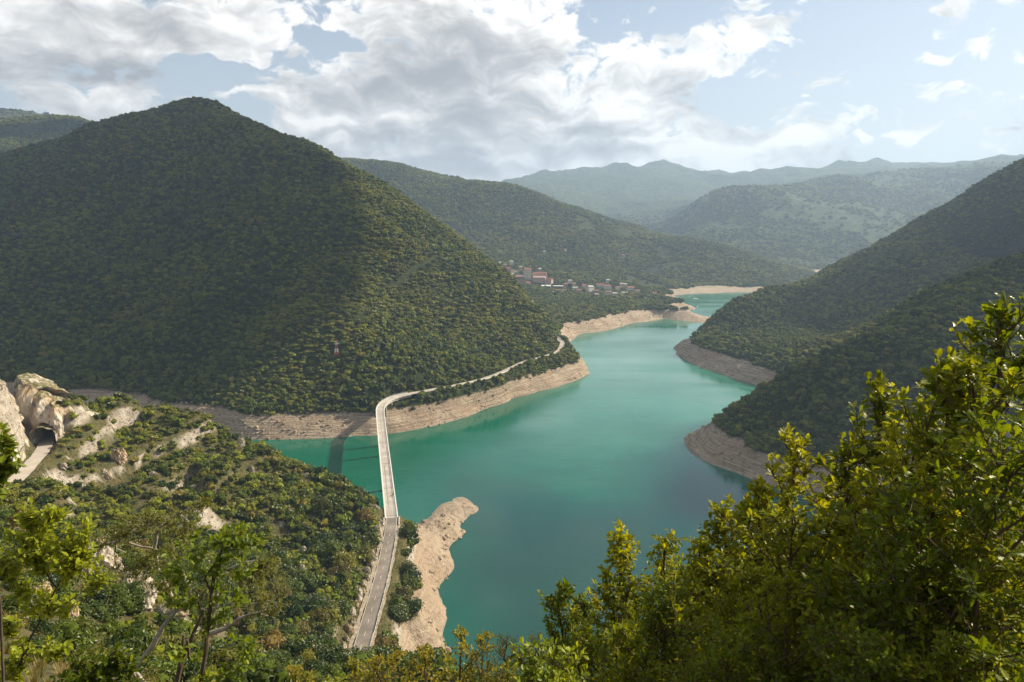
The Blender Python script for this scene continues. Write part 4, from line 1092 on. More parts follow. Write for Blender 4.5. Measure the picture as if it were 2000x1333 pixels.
def rock_wall(name, base, tops, back, seed, label, hole=None, lean=.16, rough=3.0, step=.8, bot=-3.0):
    """rock face over a ground polyline: base (x,y,z) points, top heights per point; closes backwards over 'back' metres"""
    base = np.array(base, float); L_ = np.r_[0, np.cumsum(np.linalg.norm(np.diff(base[:, :2], axis=0), axis=1))]
    nu = int(L_[-1]/step)+1; q = np.linspace(0, L_[-1], nu)
    B_ = np.stack([np.interp(q, L_, base[:, k]) for k in range(3)], 1); T_ = np.interp(q, L_, tops)
    T_ = T_ + fbm(q, q*0+seed, 7, 3, seed)*2.2 + np.abs(fbm(q, q*0, 3.0, 2, seed+3))*1.5
    nr = -side(B_)                                   # outward: to the left of the polyline
    HT = T_ - B_[:, 2]; nv = int(max(HT)/step)+1; nb = 10
    rows = []
    for j in range(nv):
        v = j/(nv-1); z = B_[:, 2] + bot + v*(HT-bot)
        d = rough*(ridged(q*1.0 + z*.25, z*.45, 9, 3, seed)-.6)*2.0 + rough*.55*fbm(q, z*.6, 3.2, 3, seed+5)
        d = d - lean*v*HT - 2.6*sstep(np.full(nu, v), .86, 1.0)**2
        rows.append(np.stack([B_[:, 0]+nr[:, 0]*d, B_[:, 1]+nr[:, 1]*d, z], 1))
    last = rows[-1]
    for j in range(1, nb+1):
        w_ = j/nb; d = -back*w_; z = T_*(1-w_) + (np.minimum(T_, hgt(B_[:, 0]-nr[:, 0]*back, B_[:, 1]-nr[:, 1]*back)-2))*w_ if False else T_ - (w_**2)*8 + fbm(q, q*0+j*2.3, 6, 3, seed+8)*1.8
        rows.append(np.stack([last[:, 0]+nr[:, 0]*d, last[:, 1]+nr[:, 1]*d, z], 1))
    rows.append(rows[-1]*np.array([1, 1, 0]) + np.array([0, 0, 1])*(B_[:, 2:3]+bot)[:, 0:1]*np.array([0, 0, 1]))
    Vv = np.concatenate(rows); nr_ = len(rows); id_ = np.arange(nr_*nu).reshape(nr_, nu)
    f = np.stack([id_[:-1, :-1], id_[:-1, 1:], id_[1:, 1:], id_[1:, :-1]], -1).reshape(-1, 4)
    if hole is not None:
        u0, hw, hh = hole; uc = np.tile((q[:-1]+q[1:])/2, nr_-1)
        zc = ((Vv[f][:, :, 2]).mean(1)) - np.interp(uc, q, B_[:, 2]); row = np.repeat(np.arange(nr_-1), nu-1)
        ins = (row < nv) & (np.abs(uc-u0) < hw) & (zc < hh*np.sqrt(np.clip(1-((uc-u0)/hw)**2, 0, 1))*.45 + hh*.55)
        f = f[~ins]
    e = link(name, mesh_np(name, Vv, f, [M_ROCK], smooth=False), label=label, cat='cliff')
    return e
# tunnel wall facing the camera, and the tower beside the road
tA = Z(62, 872, 78); tB = Z(112, 868, 78.5); tC = Z(160, 850, 80); tD = Z(225, 838, 76); tE = Z(250, 835, 74)
c_r = rock_wall('cliff', [tE, tD, tC, tB, tA, (tA[0]-14, tA[1]+4, 78)], [78, 84, 97, 100, 108, 112], 20, 5, 'craggy grey rock wall pierced by the road tunnel at the left edge',
                hole=(float(np.linalg.norm(np.array(tE)[:2]-np.array(tD)[:2])+np.linalg.norm(np.array(tD)[:2]-np.array(tC)[:2])+np.linalg.norm(np.array(tC)[:2]-np.array(tB)[:2])+np.linalg.norm(np.array(tB)[:2]-np.array(tA)[:2])*.46), 5.4, 12.0), lean=.10)
mid_ = (np.array(tA)*.46+np.array(tB)*.54); dirn = np.array([-.25, 1.0, 0]); dirn /= np.linalg.norm(dirn); sd_ = np.array([dirn[1], -dirn[0], 0])
tv = []; n_a = 14; n_l = 26
for i in range(n_l):
    c = mid_ + dirn*(i*1.5-2.5)
    for k in range(n_a):
        a = math.pi*k/(n_a-1); rr = 6.0 + .9*(vnoise(np.array([k*.9]), np.array([i*.6]), 3)[0]-.5)*2
        p = c + sd_*math.cos(a)*rr; tv.append((p[0], p[1], 77.6+ (5.2+math.sin(a)*rr*1.05 if 0 < k < n_a-1 else -1)))
tf = [(i*n_a+k, i*n_a+k+1, (i+1)*n_a+k+1, (i+1)*n_a+k) for i in range(n_l-1) for k in range(n_a-1)] + [tuple((n_l-1)*n_a+k for k in range(n_a))]
mbt = MB(); mbt.add(tv, tf); link('tunnel_lining', mbt.mesh('tunnel_lining', [M_ROCK]), c_r)
w1 = [Z(-60, 985, 83), Z(-15, 965, 83), Z(18, 925, 82), Z(40, 900, 81), Z(58, 880, 79), (tA[0]-1, tA[1]+3, 78)]
w1 = [(a-.6, b, c) for a, b, c in w1]
rock_wall('cliff', list(reversed(w1)), [117, 119, 117, 115, 112, 108], 26, 9, 'tall pale rock tower rising on the left of the road at the tunnel mouth', lean=.22, rough=3.4)

def rock_outcrop_mesh(name, seed, n=3, flat=.8):
    r = np.random.default_rng(seed); v3, f3 = ico(3); VV = []; FF = []; off = 0
    for i in range(n):
        c = (r.random(3)-.5)*np.array([1.1, .5, .9]); rad = .45+.4*r.random()
        v = v3.copy(); k = 1 + .30*(ridged(v[:, 0]*1.0+i*3+seed, v[:, 1]+v[:, 2], .55, 3, seed)-.6)*2 + .14*fbm(v[:, 0]*3+v[:, 2]*2, v[:, 1]*3-v[:, 2], 1.0, 3, seed+2)
        v = np.round(v*3.2)/3.2*.35 + v*.65
        VV.append(v*k[:, None]*rad*np.array([1, .7, 1.15*flat]) + c); FF.append(f3+off); off += len(v)
    return mesh_np(name, np.concatenate(VV), np.concatenate(FF), [M_ROCK])
ROCKS = [rock_outcrop_mesh('rock_outcrop', s_, n=4) for s_ in (3, 8, 14, 22)]
rock_sites = []
for i, (px, py, wpx, asp, lb) in enumerate(OUT):
    g_, s_ = out_sites[i]
    if g_ is None: continue
    o = link('rock_outcrop', ROCKS[i % 4], label=lb, cat='rock', group='rock outcrops of the near slope')
    o.location = (g_[0], g_[1]+s_*.35, g_[2]); o.rotation_euler = (0, .12*math.sin(i*3), i*1.3 % .8-.4); o.scale = (s_, s_, s_*asp)

# rough blocks along the cutting of the lower road
sdn = side(rn)
cut = rng.random
for i, s_ in enumerate(range(2, len(rn)-2, 2)):
    p = rn[s_]; off = -(5.6 + 1.8*rng.random()); q = p[:2] + sdn[s_]*off
    o = link('cutting_rock', ROCKS[i % 4], road); sc_ = 1.5+1.5*rng.random()
    o.location = (q[0], q[1], h1(q[0], q[1])+.3); o.rotation_euler = (0, 0, rng.random()*6); o.scale = (sc_, sc_, sc_*(1.0+.7*rng.random()))

# ------------------------------------------------------------------ grass tufts and rubble
tuft_coll = bpy.data.collections.new('tuft_shapes'); stone_coll = bpy.data.collections.new('stone_shapes')
M_DRY = leaf_mat('dry_grass', (.13, .115, .045), (.24, .20, .10), (.09, .10, .03), trans=.3, gloss=.05, scale=.3)
def tuft_mesh(seed, n=34):
    r = np.random.default_rng(seed); a = r.random(n)*6.28; l = .5+.6*r.random(n); b = .15*r.random((n, 1))
    base_ = np.stack([np.cos(a), np.sin(a), a*0], 1)*(.35*r.random((n, 1))); tip = base_ + np.stack([np.cos(a)*.35*l, np.sin(a)*.35*l, l], 1)
    sdv = np.stack([-np.sin(a), np.cos(a), a*0], 1)*.06
    VV = np.stack([base_-sdv, base_+sdv, tip], 1).reshape(-1, 3); k = np.arange(n)*3
    return mesh_np('tuft', VV, np.stack([k, k+1, k+2], 1), [M_DRY])
for s_ in (1, 2, 3): tuft_coll.objects.link(bpy.data.objects.new('tuft_shape', tuft_mesh(s_)))
v2, f2 = ico(1); M_STONE = mat_simple('bank_stone', (.30, .235, .17), .95, .5, .25)
for s_ in (1, 2, 3):
    r = np.random.default_rng(s_); stone_coll.objects.link(bpy.data.objects.new('stone_shape', mesh_np('stone', v2*(.7+.6*r.random((len(v2), 1)))*np.array([1, .8, .55]), f2, [M_STONE])))
def scatter2(name, coll, pts, rad, label):
    global proto_coll
    keep_ = proto_coll; proto_coll = coll
    o = scatter(name, pts, rad, rng.integers(0, 3, len(pts)), label); proto_coll = keep_; return o
x, y = wedge(40, 420, 2.3, rs); z = hgt(x, y); k = (z > 19) & (x < -20) & (fbm(x, y, 25, 3, 71) < .35)
for line, wd in ((road_near, 4.6), (road_up, 4.5)): k &= seg_dist(x, y, line)[0] > wd
x, y, z = x[k], y[k], z[k]
scatter2('dry_grass', tuft_coll, np.stack([x, y, z-.05], -1), .5+.8*rs.random(len(x)), 'dry yellow grass tufts over the open near slopes')
x, y = wedge(230, 1500, 3.4, rs); z = hgt(x, y)
k = (z > .1) & (z < 19) & (fbm(x, y, 18, 3, 101) > -.05) & (rs.random(len(x)) < np.where(y < 700, .9, .3))
for line, wd in ((road_near, 5.0), (road_far, 5.0)): k &= seg_dist(x, y, line)[0] > wd
x, y, z = x[k], y[k], z[k]
scatter2('rubble', stone_coll, np.stack([x, y, z], -1), .4+1.8*rs.random(len(x))**4, 'loose stones and broken rock on the bare banks')
# ------------------------------------------------------------------ shrubs along the shore road and on the bare-bank edge
x, y = wedge(560, 930, 3.6, rs); z = hgt(x, y); d_, hz = seg_dist(x, y, road_far)
k = (z > 14.5) & (z < 27) & (d_ > 5) & (d_ < 34) & (rs.random(len(x)) < np.where(x > 20, .95, .30))
x, y, z = x[k], y[k], z[k]
scatter('scrub', np.stack([x, y, z-.6], -1), 1.6+2.0*rs.random(len(x)), np.where(rs.random(len(x)) < .6, 2, 0) + rs.integers(0, 2, len(x)), 'yellow green shrubs between the shore road and the bare bank')

# ------------------------------------------------------------------ foreground shrubs and saplings
M_OAK = leaf_mat('sunlit_oak_leaf', (.070, .105, .006), (.240, .255, .014), (.22, .15, .02), trans=.50, gloss=.32, rough=.34, scale=2.2, inst=False)
M_YEL = leaf_mat('yellow_leaf', (.16, .17, .02), (.26, .22, .03), (.20, .12, .02), trans=.45, gloss=.4, rough=.4, scale=2.5, inst=False)
M_ASH = leaf_mat('light_green_leaf', (.12, .17, .012), (.28, .32, .022), (.20, .18, .03), trans=.46, gloss=.45, rough=.4, scale=1.5, inst=False)
M_NEEDLE = leaf_mat('olive_needles', (.060, .075, .012), (.130, .132, .022), (.12, .09, .03), trans=.25, gloss=.2, rough=.5, scale=1.0)
M_TWIG = mat_simple('twig_bark', (.11, .075, .05), .85, .3, 14)
def tmpl(kind):
    """leaf outline in its own plane: x along, y across, z up; returns verts, triangles"""
    if kind == 'oak':
        half = [(.0, .0), (.12, .10), (.20, .07), (.34, .24), (.42, .15), (.58, .30), (.66, .18), (.80, .22), (.90, .10)]
    elif kind == 'oval': half = [(.0, .0), (.25, .20), (.55, .27), (.82, .17)]
    else: half = [(.0, .0), (.35, .13), (.7, .10)]
    tipx = 1.0; v = [(tipx, 0, -.08)]
    for a, b in half: v.append((a, b, .35*b-.10*a*a))
    for a, b in half[1:]: v.append((a, -b, .35*b-.10*a*a))
    n = len(half); mid_v = [(a, 0, -.06*a*a) for a, b in half[1:]]
    b0 = len(v); v += mid_v
    f = []
    def L(i): return 1+i
    def Rr(i): return 1 if i == 0 else n+i
    def Mi(i): return 1 if i == 0 else b0+i-1
    for i in range(n-1):
        if i == 0: f += [(1, Mi(1), L(1)), (1, Rr(1), Mi(1))]
        else: f += [(Mi(i), Mi(i+1), L(i+1)), (Mi(i), L(i+1), L(i)), (Mi(i), Rr(i+1), Mi(i+1)), (Mi(i), Rr(i), Rr(i+1))]
    f += [(Mi(n-1), 0, L(n-1)), (Mi(n-1), Rr(n-1), 0)]
    return np.array(v, float), np.array(f)
def compound(kind):
    """a spray of leaflets on a stalk"""
    v0, f0 = tmpl('oval'); VV = []; FF = []; off = 0
    for k in range(4):
        for sg in (-1, 1):
            a = sg*math.radians(58); c, s_ = math.cos(a), math.sin(a); sc_ = .44
            v = v0*sc_; v = np.stack([v[:, 0]*c - v[:, 1]*s_ + .12+k*.2, v[:, 0]*s_ + v[:, 1]*c, v[:, 2]-.05*k], 1); VV.append(v); FF.append(f0+off); off += len(v)
    v = v0*.42; v = v + np.array([.85, 0, -.18]); VV.append(v); FF.append(f0+off)
    return np.concatenate(VV), np.concatenate(FF)
TM = {'oak': tmpl('oak'), 'oval': tmpl('oval'), 'lance': tmpl('lance'), 'ash': compound('ash')}
def frames(D_, r, tilt=.5):
    """leaf frames: x along D_, z roughly up with a random roll"""
    n = len(D_); up = np.array([0, 0, 1.0]) + tilt*rand_dir(r, n)
    y_ = np.cross(up, D_); y_ /= np.linalg.norm(y_, axis=1, keepdims=True)+1e-9
    z_ = np.cross(D_, y_); return np.stack([D_, y_, z_], 2)
def put_leaves(kind, P_, Rm, s_):
    v, f = TM[kind]; n = len(P_); k = len(v)
    VV = np.einsum('nij,kj->nki', Rm, v)*s_[:, None, None] + P_[:, None, :]
    return VV.reshape(-1, 3), (f[None] + (np.arange(n)*k)[:, None, None]).reshape(-1, 3)
def norm(v): return v/(np.linalg.norm(v)+1e-9)
class Plant:
    def __init__(s, seed): s.r = np.random.default_rng(seed); s.wood = MB(); s.lp = []; s.ld = []; s.ls = []; s.branches = []
    def leafy(s, pts, dens_, size, spread=.7, start=.15):
        r = s.r; pts = np.array(pts); L_ = np.r_[0, np.cumsum(np.linalg.norm(np.diff(pts, axis=0), axis=1))]
        n = max(1, int(L_[-1]*dens_)); q = L_[-1]*(start+(1-start)*r.random(n)); q = np.r_[q, [L_[-1]]*3]
        P_ = np.stack([np.interp(q, L_, pts[:, k]) for k in range(3)], 1); ax = norm(pts[-1]-pts[0])
        D_ = ax*.55 + spread*1.3*rand_dir(r, len(q)); D_[:, 2] += .12; D_ /= np.linalg.norm(D_, axis=1, keepdims=True)
        s.lp.append(P_ + D_*size*.12); s.ld.append(D_); s.ls.append(size*(.6+.7*r.random(len(q))))
def sapling(seed, kind, leaf, slender, leaf_len, nb=26, dens_=70, low=.12):
    """leader of unit height with side branches; returns wood mesh, leaf arrays"""
    pl = Plant(seed); r = pl.r; n = 9; zz = np.linspace(0, 1, n)
    wob = np.cumsum(r.normal(size=(n, 2))*.012, axis=0); stem = np.stack([wob[:, 0], wob[:, 1], zz], 1)
    pl.wood.tube([tuple(q) for q in stem], list(.012*(1-zz)**.8+.0018), 6)
    brs = []
    for i in range(nb):
        t = low + (.97-low)*((i+r.random()*.8)/nb); p0 = np.array([np.interp(t, zz, stem[:, 0]), np.interp(t, zz, stem[:, 1]), t])
        a = i*2.4+r.random()*.7; ln = slender*1.12*(1-t)**.85*(.6+.65*r.random())*(1 if t > .22 else .8) + .045
        el_ = .35+.55*t+.3*(r.random()-.5); d = np.array([math.cos(a)*math.cos(el_), math.sin(a)*math.cos(el_), math.sin(el_)])
        pts = [p0]; dd_ = d.copy(); k = 5
        for j in range(k):
            dd_ = norm(dd_ + r.normal(size=3)*.16 + np.array([0, 0, .07])); pts.append(pts[-1] + dd_*ln/k)
        w_ = MB(); w_.tube([tuple(q) for q in pts], list(np.linspace(.0042, .0010, k+1)*(.6+ln)), 4)
        pl.leafy(pts, dens_, leaf_len)
        for j in range(1, k):
            for _ in range(2):
                if r.random() < .85:
                    d2 = norm(dd_*.7 + rand_dir(r, 1)[0]*.9 + np.array([0, 0, .2])); l2 = ln*(.22+.3*r.random())*(1-.1*j)+.02
                    p2 = [pts[j], pts[j]+d2*l2*.5, pts[j]+norm(d2+np.array([0, 0, .25]))*l2]
                    w_.tube([tuple(q) for q in p2], [.0016, .0012, .0006], 3, cap=False); pl.leafy(p2, dens_*1.25, leaf_len, start=.05)
        brs.append(w_)
    pl.leafy(stem[-3:], dens_*1.0, leaf_len*.8)
    P_ = np.concatenate(pl.lp); D_ = np.concatenate(pl.ld); S_ = np.concatenate(pl.ls); Rm = frames(D_, r, .65)
    # the leaves that stand out furthest are kept as single leaves
    out_ = np.hypot(P_[:, 0], P_[:, 1])/(slender*(1-P_[:, 2]).clip(.05)**.6) + .9*P_[:, 2] + .3*r.random(len(P_))
    o_ = np.argsort(-out_); big_ = o_[:70]; rest_ = o_[70:]
    v, f = put_leaves(kind, P_[rest_], Rm[rest_], S_[rest_])
    return dict(stem=pl.wood.mesh('stem', [M_TWIG]), branches=[b.mesh('branch', [M_TWIG]) for b in brs],
                foliage=mesh_np('foliage', v, f, [leaf]), single=[(P_[i], Rm[i], S_[i]) for i in big_], leaf=leaf, kind=kind)
from mathutils import Matrix
LEAFM = {}
def leaf_mesh(kind, leaf):
    k = (kind, leaf.name)
    if k not in LEAFM: LEAFM[k] = mesh_np('leaf', TM[kind][0], TM[kind][1], [leaf])
    return LEAFM[k]
SAP = {'oakA': sapling(101, 'oak', M_OAK, .29, .0215, 32, 95), 'oakB': sapling(102, 'oak', M_OAK, .40, .0225, 30, 95), 'oakC': sapling(103, 'oak', M_OAK, .20, .0200, 32, 95),
       'oakD': sapling(106, 'oak', M_OAK, .56, .0205, 36, 105),
       'yelA': sapling(104, 'oval', M_YEL, .42, .020, 18, 60), 'oval': sapling(105, 'oval', M_ASH, .40, .024, 22, 60), 'ash': sapling(107, 'ash', M_ASH, .42, .040, 22, 26),
       'juni': sapling(108, 'lance', M_NEEDLE, .30, .012, 40, 190)}
def plant(kind, px, py, D, label, name='sapling', cat='shrub', group=None, lean=0.0, hmin=1.6, singles=70, hmax=9):
    x, y, z = P(px, py, D); g_ = h1(x, y); ht = min(max(z-g_, hmin), hmax); pr = SAP[kind]
    e = empty(name, (x, y, z-ht), float(rng.random()*6.28), label=label, cat=cat, group=group); e.scale = (ht, ht, ht)
    e.rotation_euler[0] = lean
    link('stem', pr['stem'], e)
    for b in pr['branches']: link('branch', b, e)
    link('foliage', pr['foliage'], e, kind='stuff')
    lm = leaf_mesh(pr['kind'], pr['leaf'])
    for p_, m3, s_ in pr['single'][:singles]:
        o = link('leaf', lm, e); M4 = Matrix([list(m3[i]*s_)+[p_[i]] for i in range(3)]+[[0, 0, 0, 1]]); o.matrix_basis = M4
    return e
G1 = 'leafy oak saplings in the foreground at lower right'
FG = [
 ('oakA',1985,618,4.6,'tallest oak sapling at the right edge of the picture, reaching highest over the dark slope'),
 ('oakB',1885,712,4.4,'broad oak sapling left of the tallest one, its top against the dark slope'),
 ('oakC',1812,718,5.0,'slim oak sapling with a ragged top left of the broad one'),
 ('oakD',1950,860,3.5,'big leaved oak shrub low at the right edge'),
 ('oakC',1690,762,6.0,'slender spire topped sapling standing alone above its neighbours'),
 ('oakD',1765,872,4.8,'rounded oak shrub right of the spire topped sapling'),
 ('oakC',1622,872,6.2,'sapling just left of the spire topped one'),
 ('oakC',1546,868,6.4,'thin topped sapling in front of the curved bare shore'),
 ('oakA',1478,960,6.4,'bright sapling over the dark water by the curved shore'),
 ('oakA',1420,1000,6.9,'light green sapling at the edge of the water right of centre'),
 ('oakC',1350,1045,7.2,'feathery sapling leaning into the water view'),
 ('oakD',1860,960,4.0,'dense shaded oak shrub below the broad sapling'),
 ('oakB',1700,1000,4.4,'oak shrub in front of the spire topped sapling'),
 ('oakD',1590,1015,4.8,'bushy oak in front of the thin topped sapling'),
 ('oakA',1213,1048,7.8,'upright sapling with two twigs, left front of the green mass'),
 ('oakC',1290,1042,8.0,'thin twiggy sapling right of the upright front one'),
 ('oakA',1095,1150,7.8,'leftmost oak sapling standing against the teal water'),
 ('oakC',1155,1180,7.0,'short sapling beside the leftmost one'),
 ('oakB',1450,1110,4.9,'wide oak shrub below the bright sapling'),
 ('oakD',1310,1150,5.4,'round oak shrub in the middle of the lower green mass'),
 ('oakB',1560,1150,3.9,'dark oak shrub at the bottom right of centre'),
 ('oakD',1760,1120,3.5,'shaded oak shrub in the lower right'),
 ('oakB',1930,1090,3.2,'shaded oak shrub in the lower right corner'),
 ('oakD',1400,1240,3.8,'oak shrub at the bottom edge below the round one'),
 ('oakB',1225,1215,4.8,'oak shrub at the bottom edge below the upright sapling'),
 ('oakD',1650,1250,3.1,'oak shrub cut by the bottom edge in the dark corner'),
 ('oakD',1500,1060,6.6,'shaded oak shrub deep behind the bright sapling'),
 ('oakD',1640,1080,6.4,'shaded oak shrub deep behind the spire topped sapling'),
 ('oakD',1800,1010,6.2,'shaded oak shrub deep behind the rounded oak'),
 ('oakD',1960,980,5.6,'shaded oak shrub deep behind the tallest sapling'),
 ('oakD',1380,1120,7.0,'shaded oak shrub deep behind the feathery sapling'),
 ('oakD',1250,1150,7.4,'shaded oak shrub behind the upright sapling'),
 ('oakB',1720,1170,5.2,'shaded oak shrub in the hollow of the lower right'),
 ('oakB',1520,1200,5.4,'shaded oak shrub in the hollow right of centre'),
 ('oakB',1900,1160,4.6,'shaded oak shrub in the hollow near the right edge'),
 ('oakD',1130,1240,6.2,'oak shrub at the foot of the leftmost saplings'),
 ('oakB',1850,1240,3.0,'oak shrub cut by the bottom edge near the right corner'),
]
for k_, px, py, D, lb in FG: plant(k_, px, py, D, lb, group=G1)
for k_, px, py, D, lb in [('yelA',885,1232,7.2,'yellow leaved shrub with a lit top in front of the bare bank'),('yelA',948,1252,7.8,'airy yellow green shrub with drooping twigs over the water'),('yelA',828,1262,6.8,'bushy yellow shrub in front of the bare bank, left of the lit one'),
        ('yelA',780,1290,6.4,'low yellow shrub at the bottom edge by the lower road'),('yelA',735,1300,6.2,'low yellow shrub covering the end of the lower road'),('yelA',1010,1300,6.0,'low yellow green shrub at the bottom edge left of the juniper'),('yelA',560,1318,6.0,'small yellow shrub at the bottom edge left of the road'),('yelA',672,1296,6.4,'small yellow shrub just left of the lower road')]:
    plant(k_, px, py, D, lb, name='shrub', group='yellow leaved shrubs along the bottom edge', hmin=2.0)
plant('juni', 1012, 1232, 8.5, 'brown green feathery juniper at the bottom edge against the water', name='juniper', cat='juniper')
plant('juni', 1045, 1262, 7.8, 'smaller juniper sprig right of the feathery juniper', name='juniper', cat='juniper')
plant('oval', 1068, 1268, 4.2, 'bright shrub with large oval leaves at the bottom edge', name='shrub', hmin=1.8)
plant('oval', 1130, 1285, 4.0, 'low bright oval leaved shrub at the bottom edge right of the first', name='shrub', hmin=1.8)

# ------------------------------------------------------------------ trees of the lower left, limbs traced limb by limb
def traced(name, label, cat, D, limbs, clusters, kind, leaf, bark, leaf_len, seed, dens_=1.0, deep=.8):
    """limbs: lists of (px, py, thickness px[, depth offset]); clusters: (px, py, rx, ry, number of sprays)"""
    r = np.random.default_rng(seed); x0, y0, z0 = P(limbs[0][0][0], limbs[0][0][1], D)
    g_ = h1(x0, y0); e = empty(name, (x0, y0, z0), label=label, cat=cat); O = np.array([x0, y0, z0]); k_m = D/F*1.03
    nodes = []
    for i, L_ in enumerate(limbs):
        pts = [np.array(P(q[0], q[1], D + (q[3] if len(q) > 3 else 0))) - O for q in L_]; th = [q[2]*k_m*.5 for q in L_]
        if i == 0: pts.insert(0, pts[0] + np.array([0, 0, -(z0-g_)-.5 if z0 > g_ else -.5])); th.insert(0, th[0]*1.15)
        P2 = []; T2 = []
        for a, b, ta, tb in zip(pts, pts[1:], th, th[1:]):
            m_ = 4
            for j in range(m_):
                w_ = j/m_; P2.append(a*(1-w_)+b*w_ + r.normal(size=3)*.010*np.linalg.norm(b-a)); T2.append(ta*(1-w_)+tb*w_)
        P2.append(pts[-1]); T2.append(th[-1])
        mb = MB(); mb.tube([tuple(q) for q in P2], T2, 7); nodes += P2[4:]
        # dead side twigs
        for j in range(2, len(P2)-1, 2):
            if T2[j] < 6*k_m*.5 and r.random() < .8:
                d = norm(norm(P2[-1]-P2[0])*.8 + rand_dir(r, 1)[0]); l = (.10+.25*r.random())*(D/9)
                q1 = P2[j]+d*l*.5; q2 = q1+norm(d+rand_dir(r, 1)[0]*.6)*l*.5; mb.tube([tuple(P2[j]), tuple(q1), tuple(q2)], [T2[j]*.45, T2[j]*.25, .002], 4, cap=False)
        link('trunk' if i == 0 else 'branch', mb.mesh('trunk' if i == 0 else 'branch', [bark]), e)
    nodes = np.array(nodes); lp = []; ld = []; ls = []; tw = MB()
    for px, py, rx, ry, n in clusters:
        c = np.array(P(px, py, D)) - O; rad = np.array([rx*k_m, max(rx, ry)*k_m*deep, ry*k_m])
        for _ in range(int(n)):
            u = r.normal(size=3)*.62; u = u/max(1, np.linalg.norm(u)/1.5); p_ = c + u*rad; nb_ = nodes[np.argmin(((nodes-p_)**2).sum(1))]
            ax = norm(p_-nb_ + np.array([0, 0, .12])); ln = (.16+.12*r.random())*max(1, D/9)
            q0 = p_-ax*ln
            tw.tube([tuple(q0*.65+nb_*.35) if np.linalg.norm(nb_-q0) < 1.2*max(1, D/9) else tuple(q0-ax*ln), tuple(q0), tuple(p_)], [.004, .003, .0015], 3, cap=False)
            m_ = int(9*dens_); t = r.random((m_, 1)); P_ = q0 + (p_-q0)*t; D_ = ax*.6 + 1.0*rand_dir(r, m_); D_ /= np.linalg.norm(D_, axis=1, keepdims=True)
            lp.append(P_); ld.append(D_); ls.append(leaf_len*(.6+.7*r.random(m_)))
    P_ = np.concatenate(lp); D_ = np.concatenate(ld); S_ = np.concatenate(ls); Rm = frames(D_, r, .6)
    link('twigs', tw.mesh('twigs', [bark]), e, kind='stuff')
    ns = min(160, len(P_)//4); o_ = r.permutation(len(P_)); lm = leaf_mesh(kind, leaf)
    v, f = put_leaves(kind, P_[o_[ns:]], Rm[o_[ns:]], S_[o_[ns:]]); link('foliage', mesh_np('foliage', v, f, [leaf]), e, kind='stuff')
    for i in o_[:ns]:
        o = link('leaf', lm, e); o.matrix_basis = Matrix([list(Rm[i][a]*S_[i])+[P_[i][a]] for a in range(3)]+[[0, 0, 0, 1]])
    return e
traced('tree', 'slender light green tree with a sunlit top and pale leaning trunks at lower left', 'tree', 13.0,
   [[(392,1345,10),(402,1270,9),(410,1200,8),(414,1150,7),(422,1110,5),(438,1060,3)],
    [(414,1160,6),(400,1130,4),(420,1100,3)], [(405,1245,5),(396,1200,4),(385,1170,3)], [(345,1333,12,.5),(362,1270,11,.5),(384,1225,8,.5),(398,1190,5,.5)],
    [(352,1300,6,.3),(358,1240,5,.3)], [(372,1290,7,.4),(366,1250,6,.4)]],
   [(455,1030,36,14,9),(500,1050,20,16,5),(420,1048,34,14,8),(480,1068,30,14,7),(375,1066,34,12,7),(345,1095,36,12,7),(440,1095,34,12,6),(395,1112,34,10,5),(475,1118,30,14,6),(350,1138,34,14,6),(318,1118,22,10,4),(420,1150,36,12,5),(375,1168,36,12,5),(462,1168,26,12,5),(345,1285,50,14,6),(488,1255,24,18,7),(475,1290,28,20,8),(440,1318,36,14,7),(395,1215,26,10,4),(440,1205,24,10,4),(330,1180,26,12,4)],
   'oval', M_ASH, M_BARK, .15, 5, 1.2)
traced('dead_tree', 'old pine with long bare silvery limbs and sparse olive needles at lower left', 'tree', 17.0,
   [[(285,1345,13),(262,1310,12),(300,1260,11),(318,1225,9),(345,1190,9),(372,1150,8),(352,1110,5)],
    [(262,1310,9),(235,1325,6),(212,1328,4)], [(345,1190,7),(322,1200,6),(305,1185,4)],
    [(405,1240,11,.2),(440,1228,9,.2),(468,1208,7,.2),(500,1198,5,.2),(535,1190,3,.2),(546,1175,2,.2)], [(500,1198,3,.2),(530,1205,2,.2),(545,1212,1,.2)],
    [(308,1038,9,.6),(325,1020,8,.6),(348,1003,6,.6),(375,992,4,.6),(392,978,2,.6)], [(308,1038,8,.6),(302,1070,7,.6),(310,1110,6,.4),(345,1190,6)],
    [(350,1003,3,.6),(370,1020,2,.6),(378,1012,1,.6)], [(172,1075,6,.8),(205,1063,7,.8),(225,1060,6,.8),(250,1048,5,.8),(272,1030,3,.8)], [(225,1060,4,.8),(228,1072,3,.8),(245,1080,2,.8)],
    [(172,1075,5,.8),(190,1064,3,.8)], [(305,1075,5,.6),(250,1060,4,.8)], [(420,1130,7,.3),(452,1110,6,.3),(480,1098,4,.3),(510,1095,2,.3)], [(405,1240,7,.2),(425,1180,6,.3),(420,1130,6,.3)]],
   [(290,1010,60,16,60),(340,1045,40,22,40),(240,1035,40,16,34),(200,1055,36,14,26),(480,1140,60,40,80),(520,1100,30,22,28),(300,1090,46,26,44),(250,1110,40,22,30),(520,1180,40,20,24),(270,1330,60,20,40),(400,985,34,16,22),(330,1140,40,26,36)],
   'lance', M_NEEDLE, M_GREYWOOD, .10, 6, 2.6)
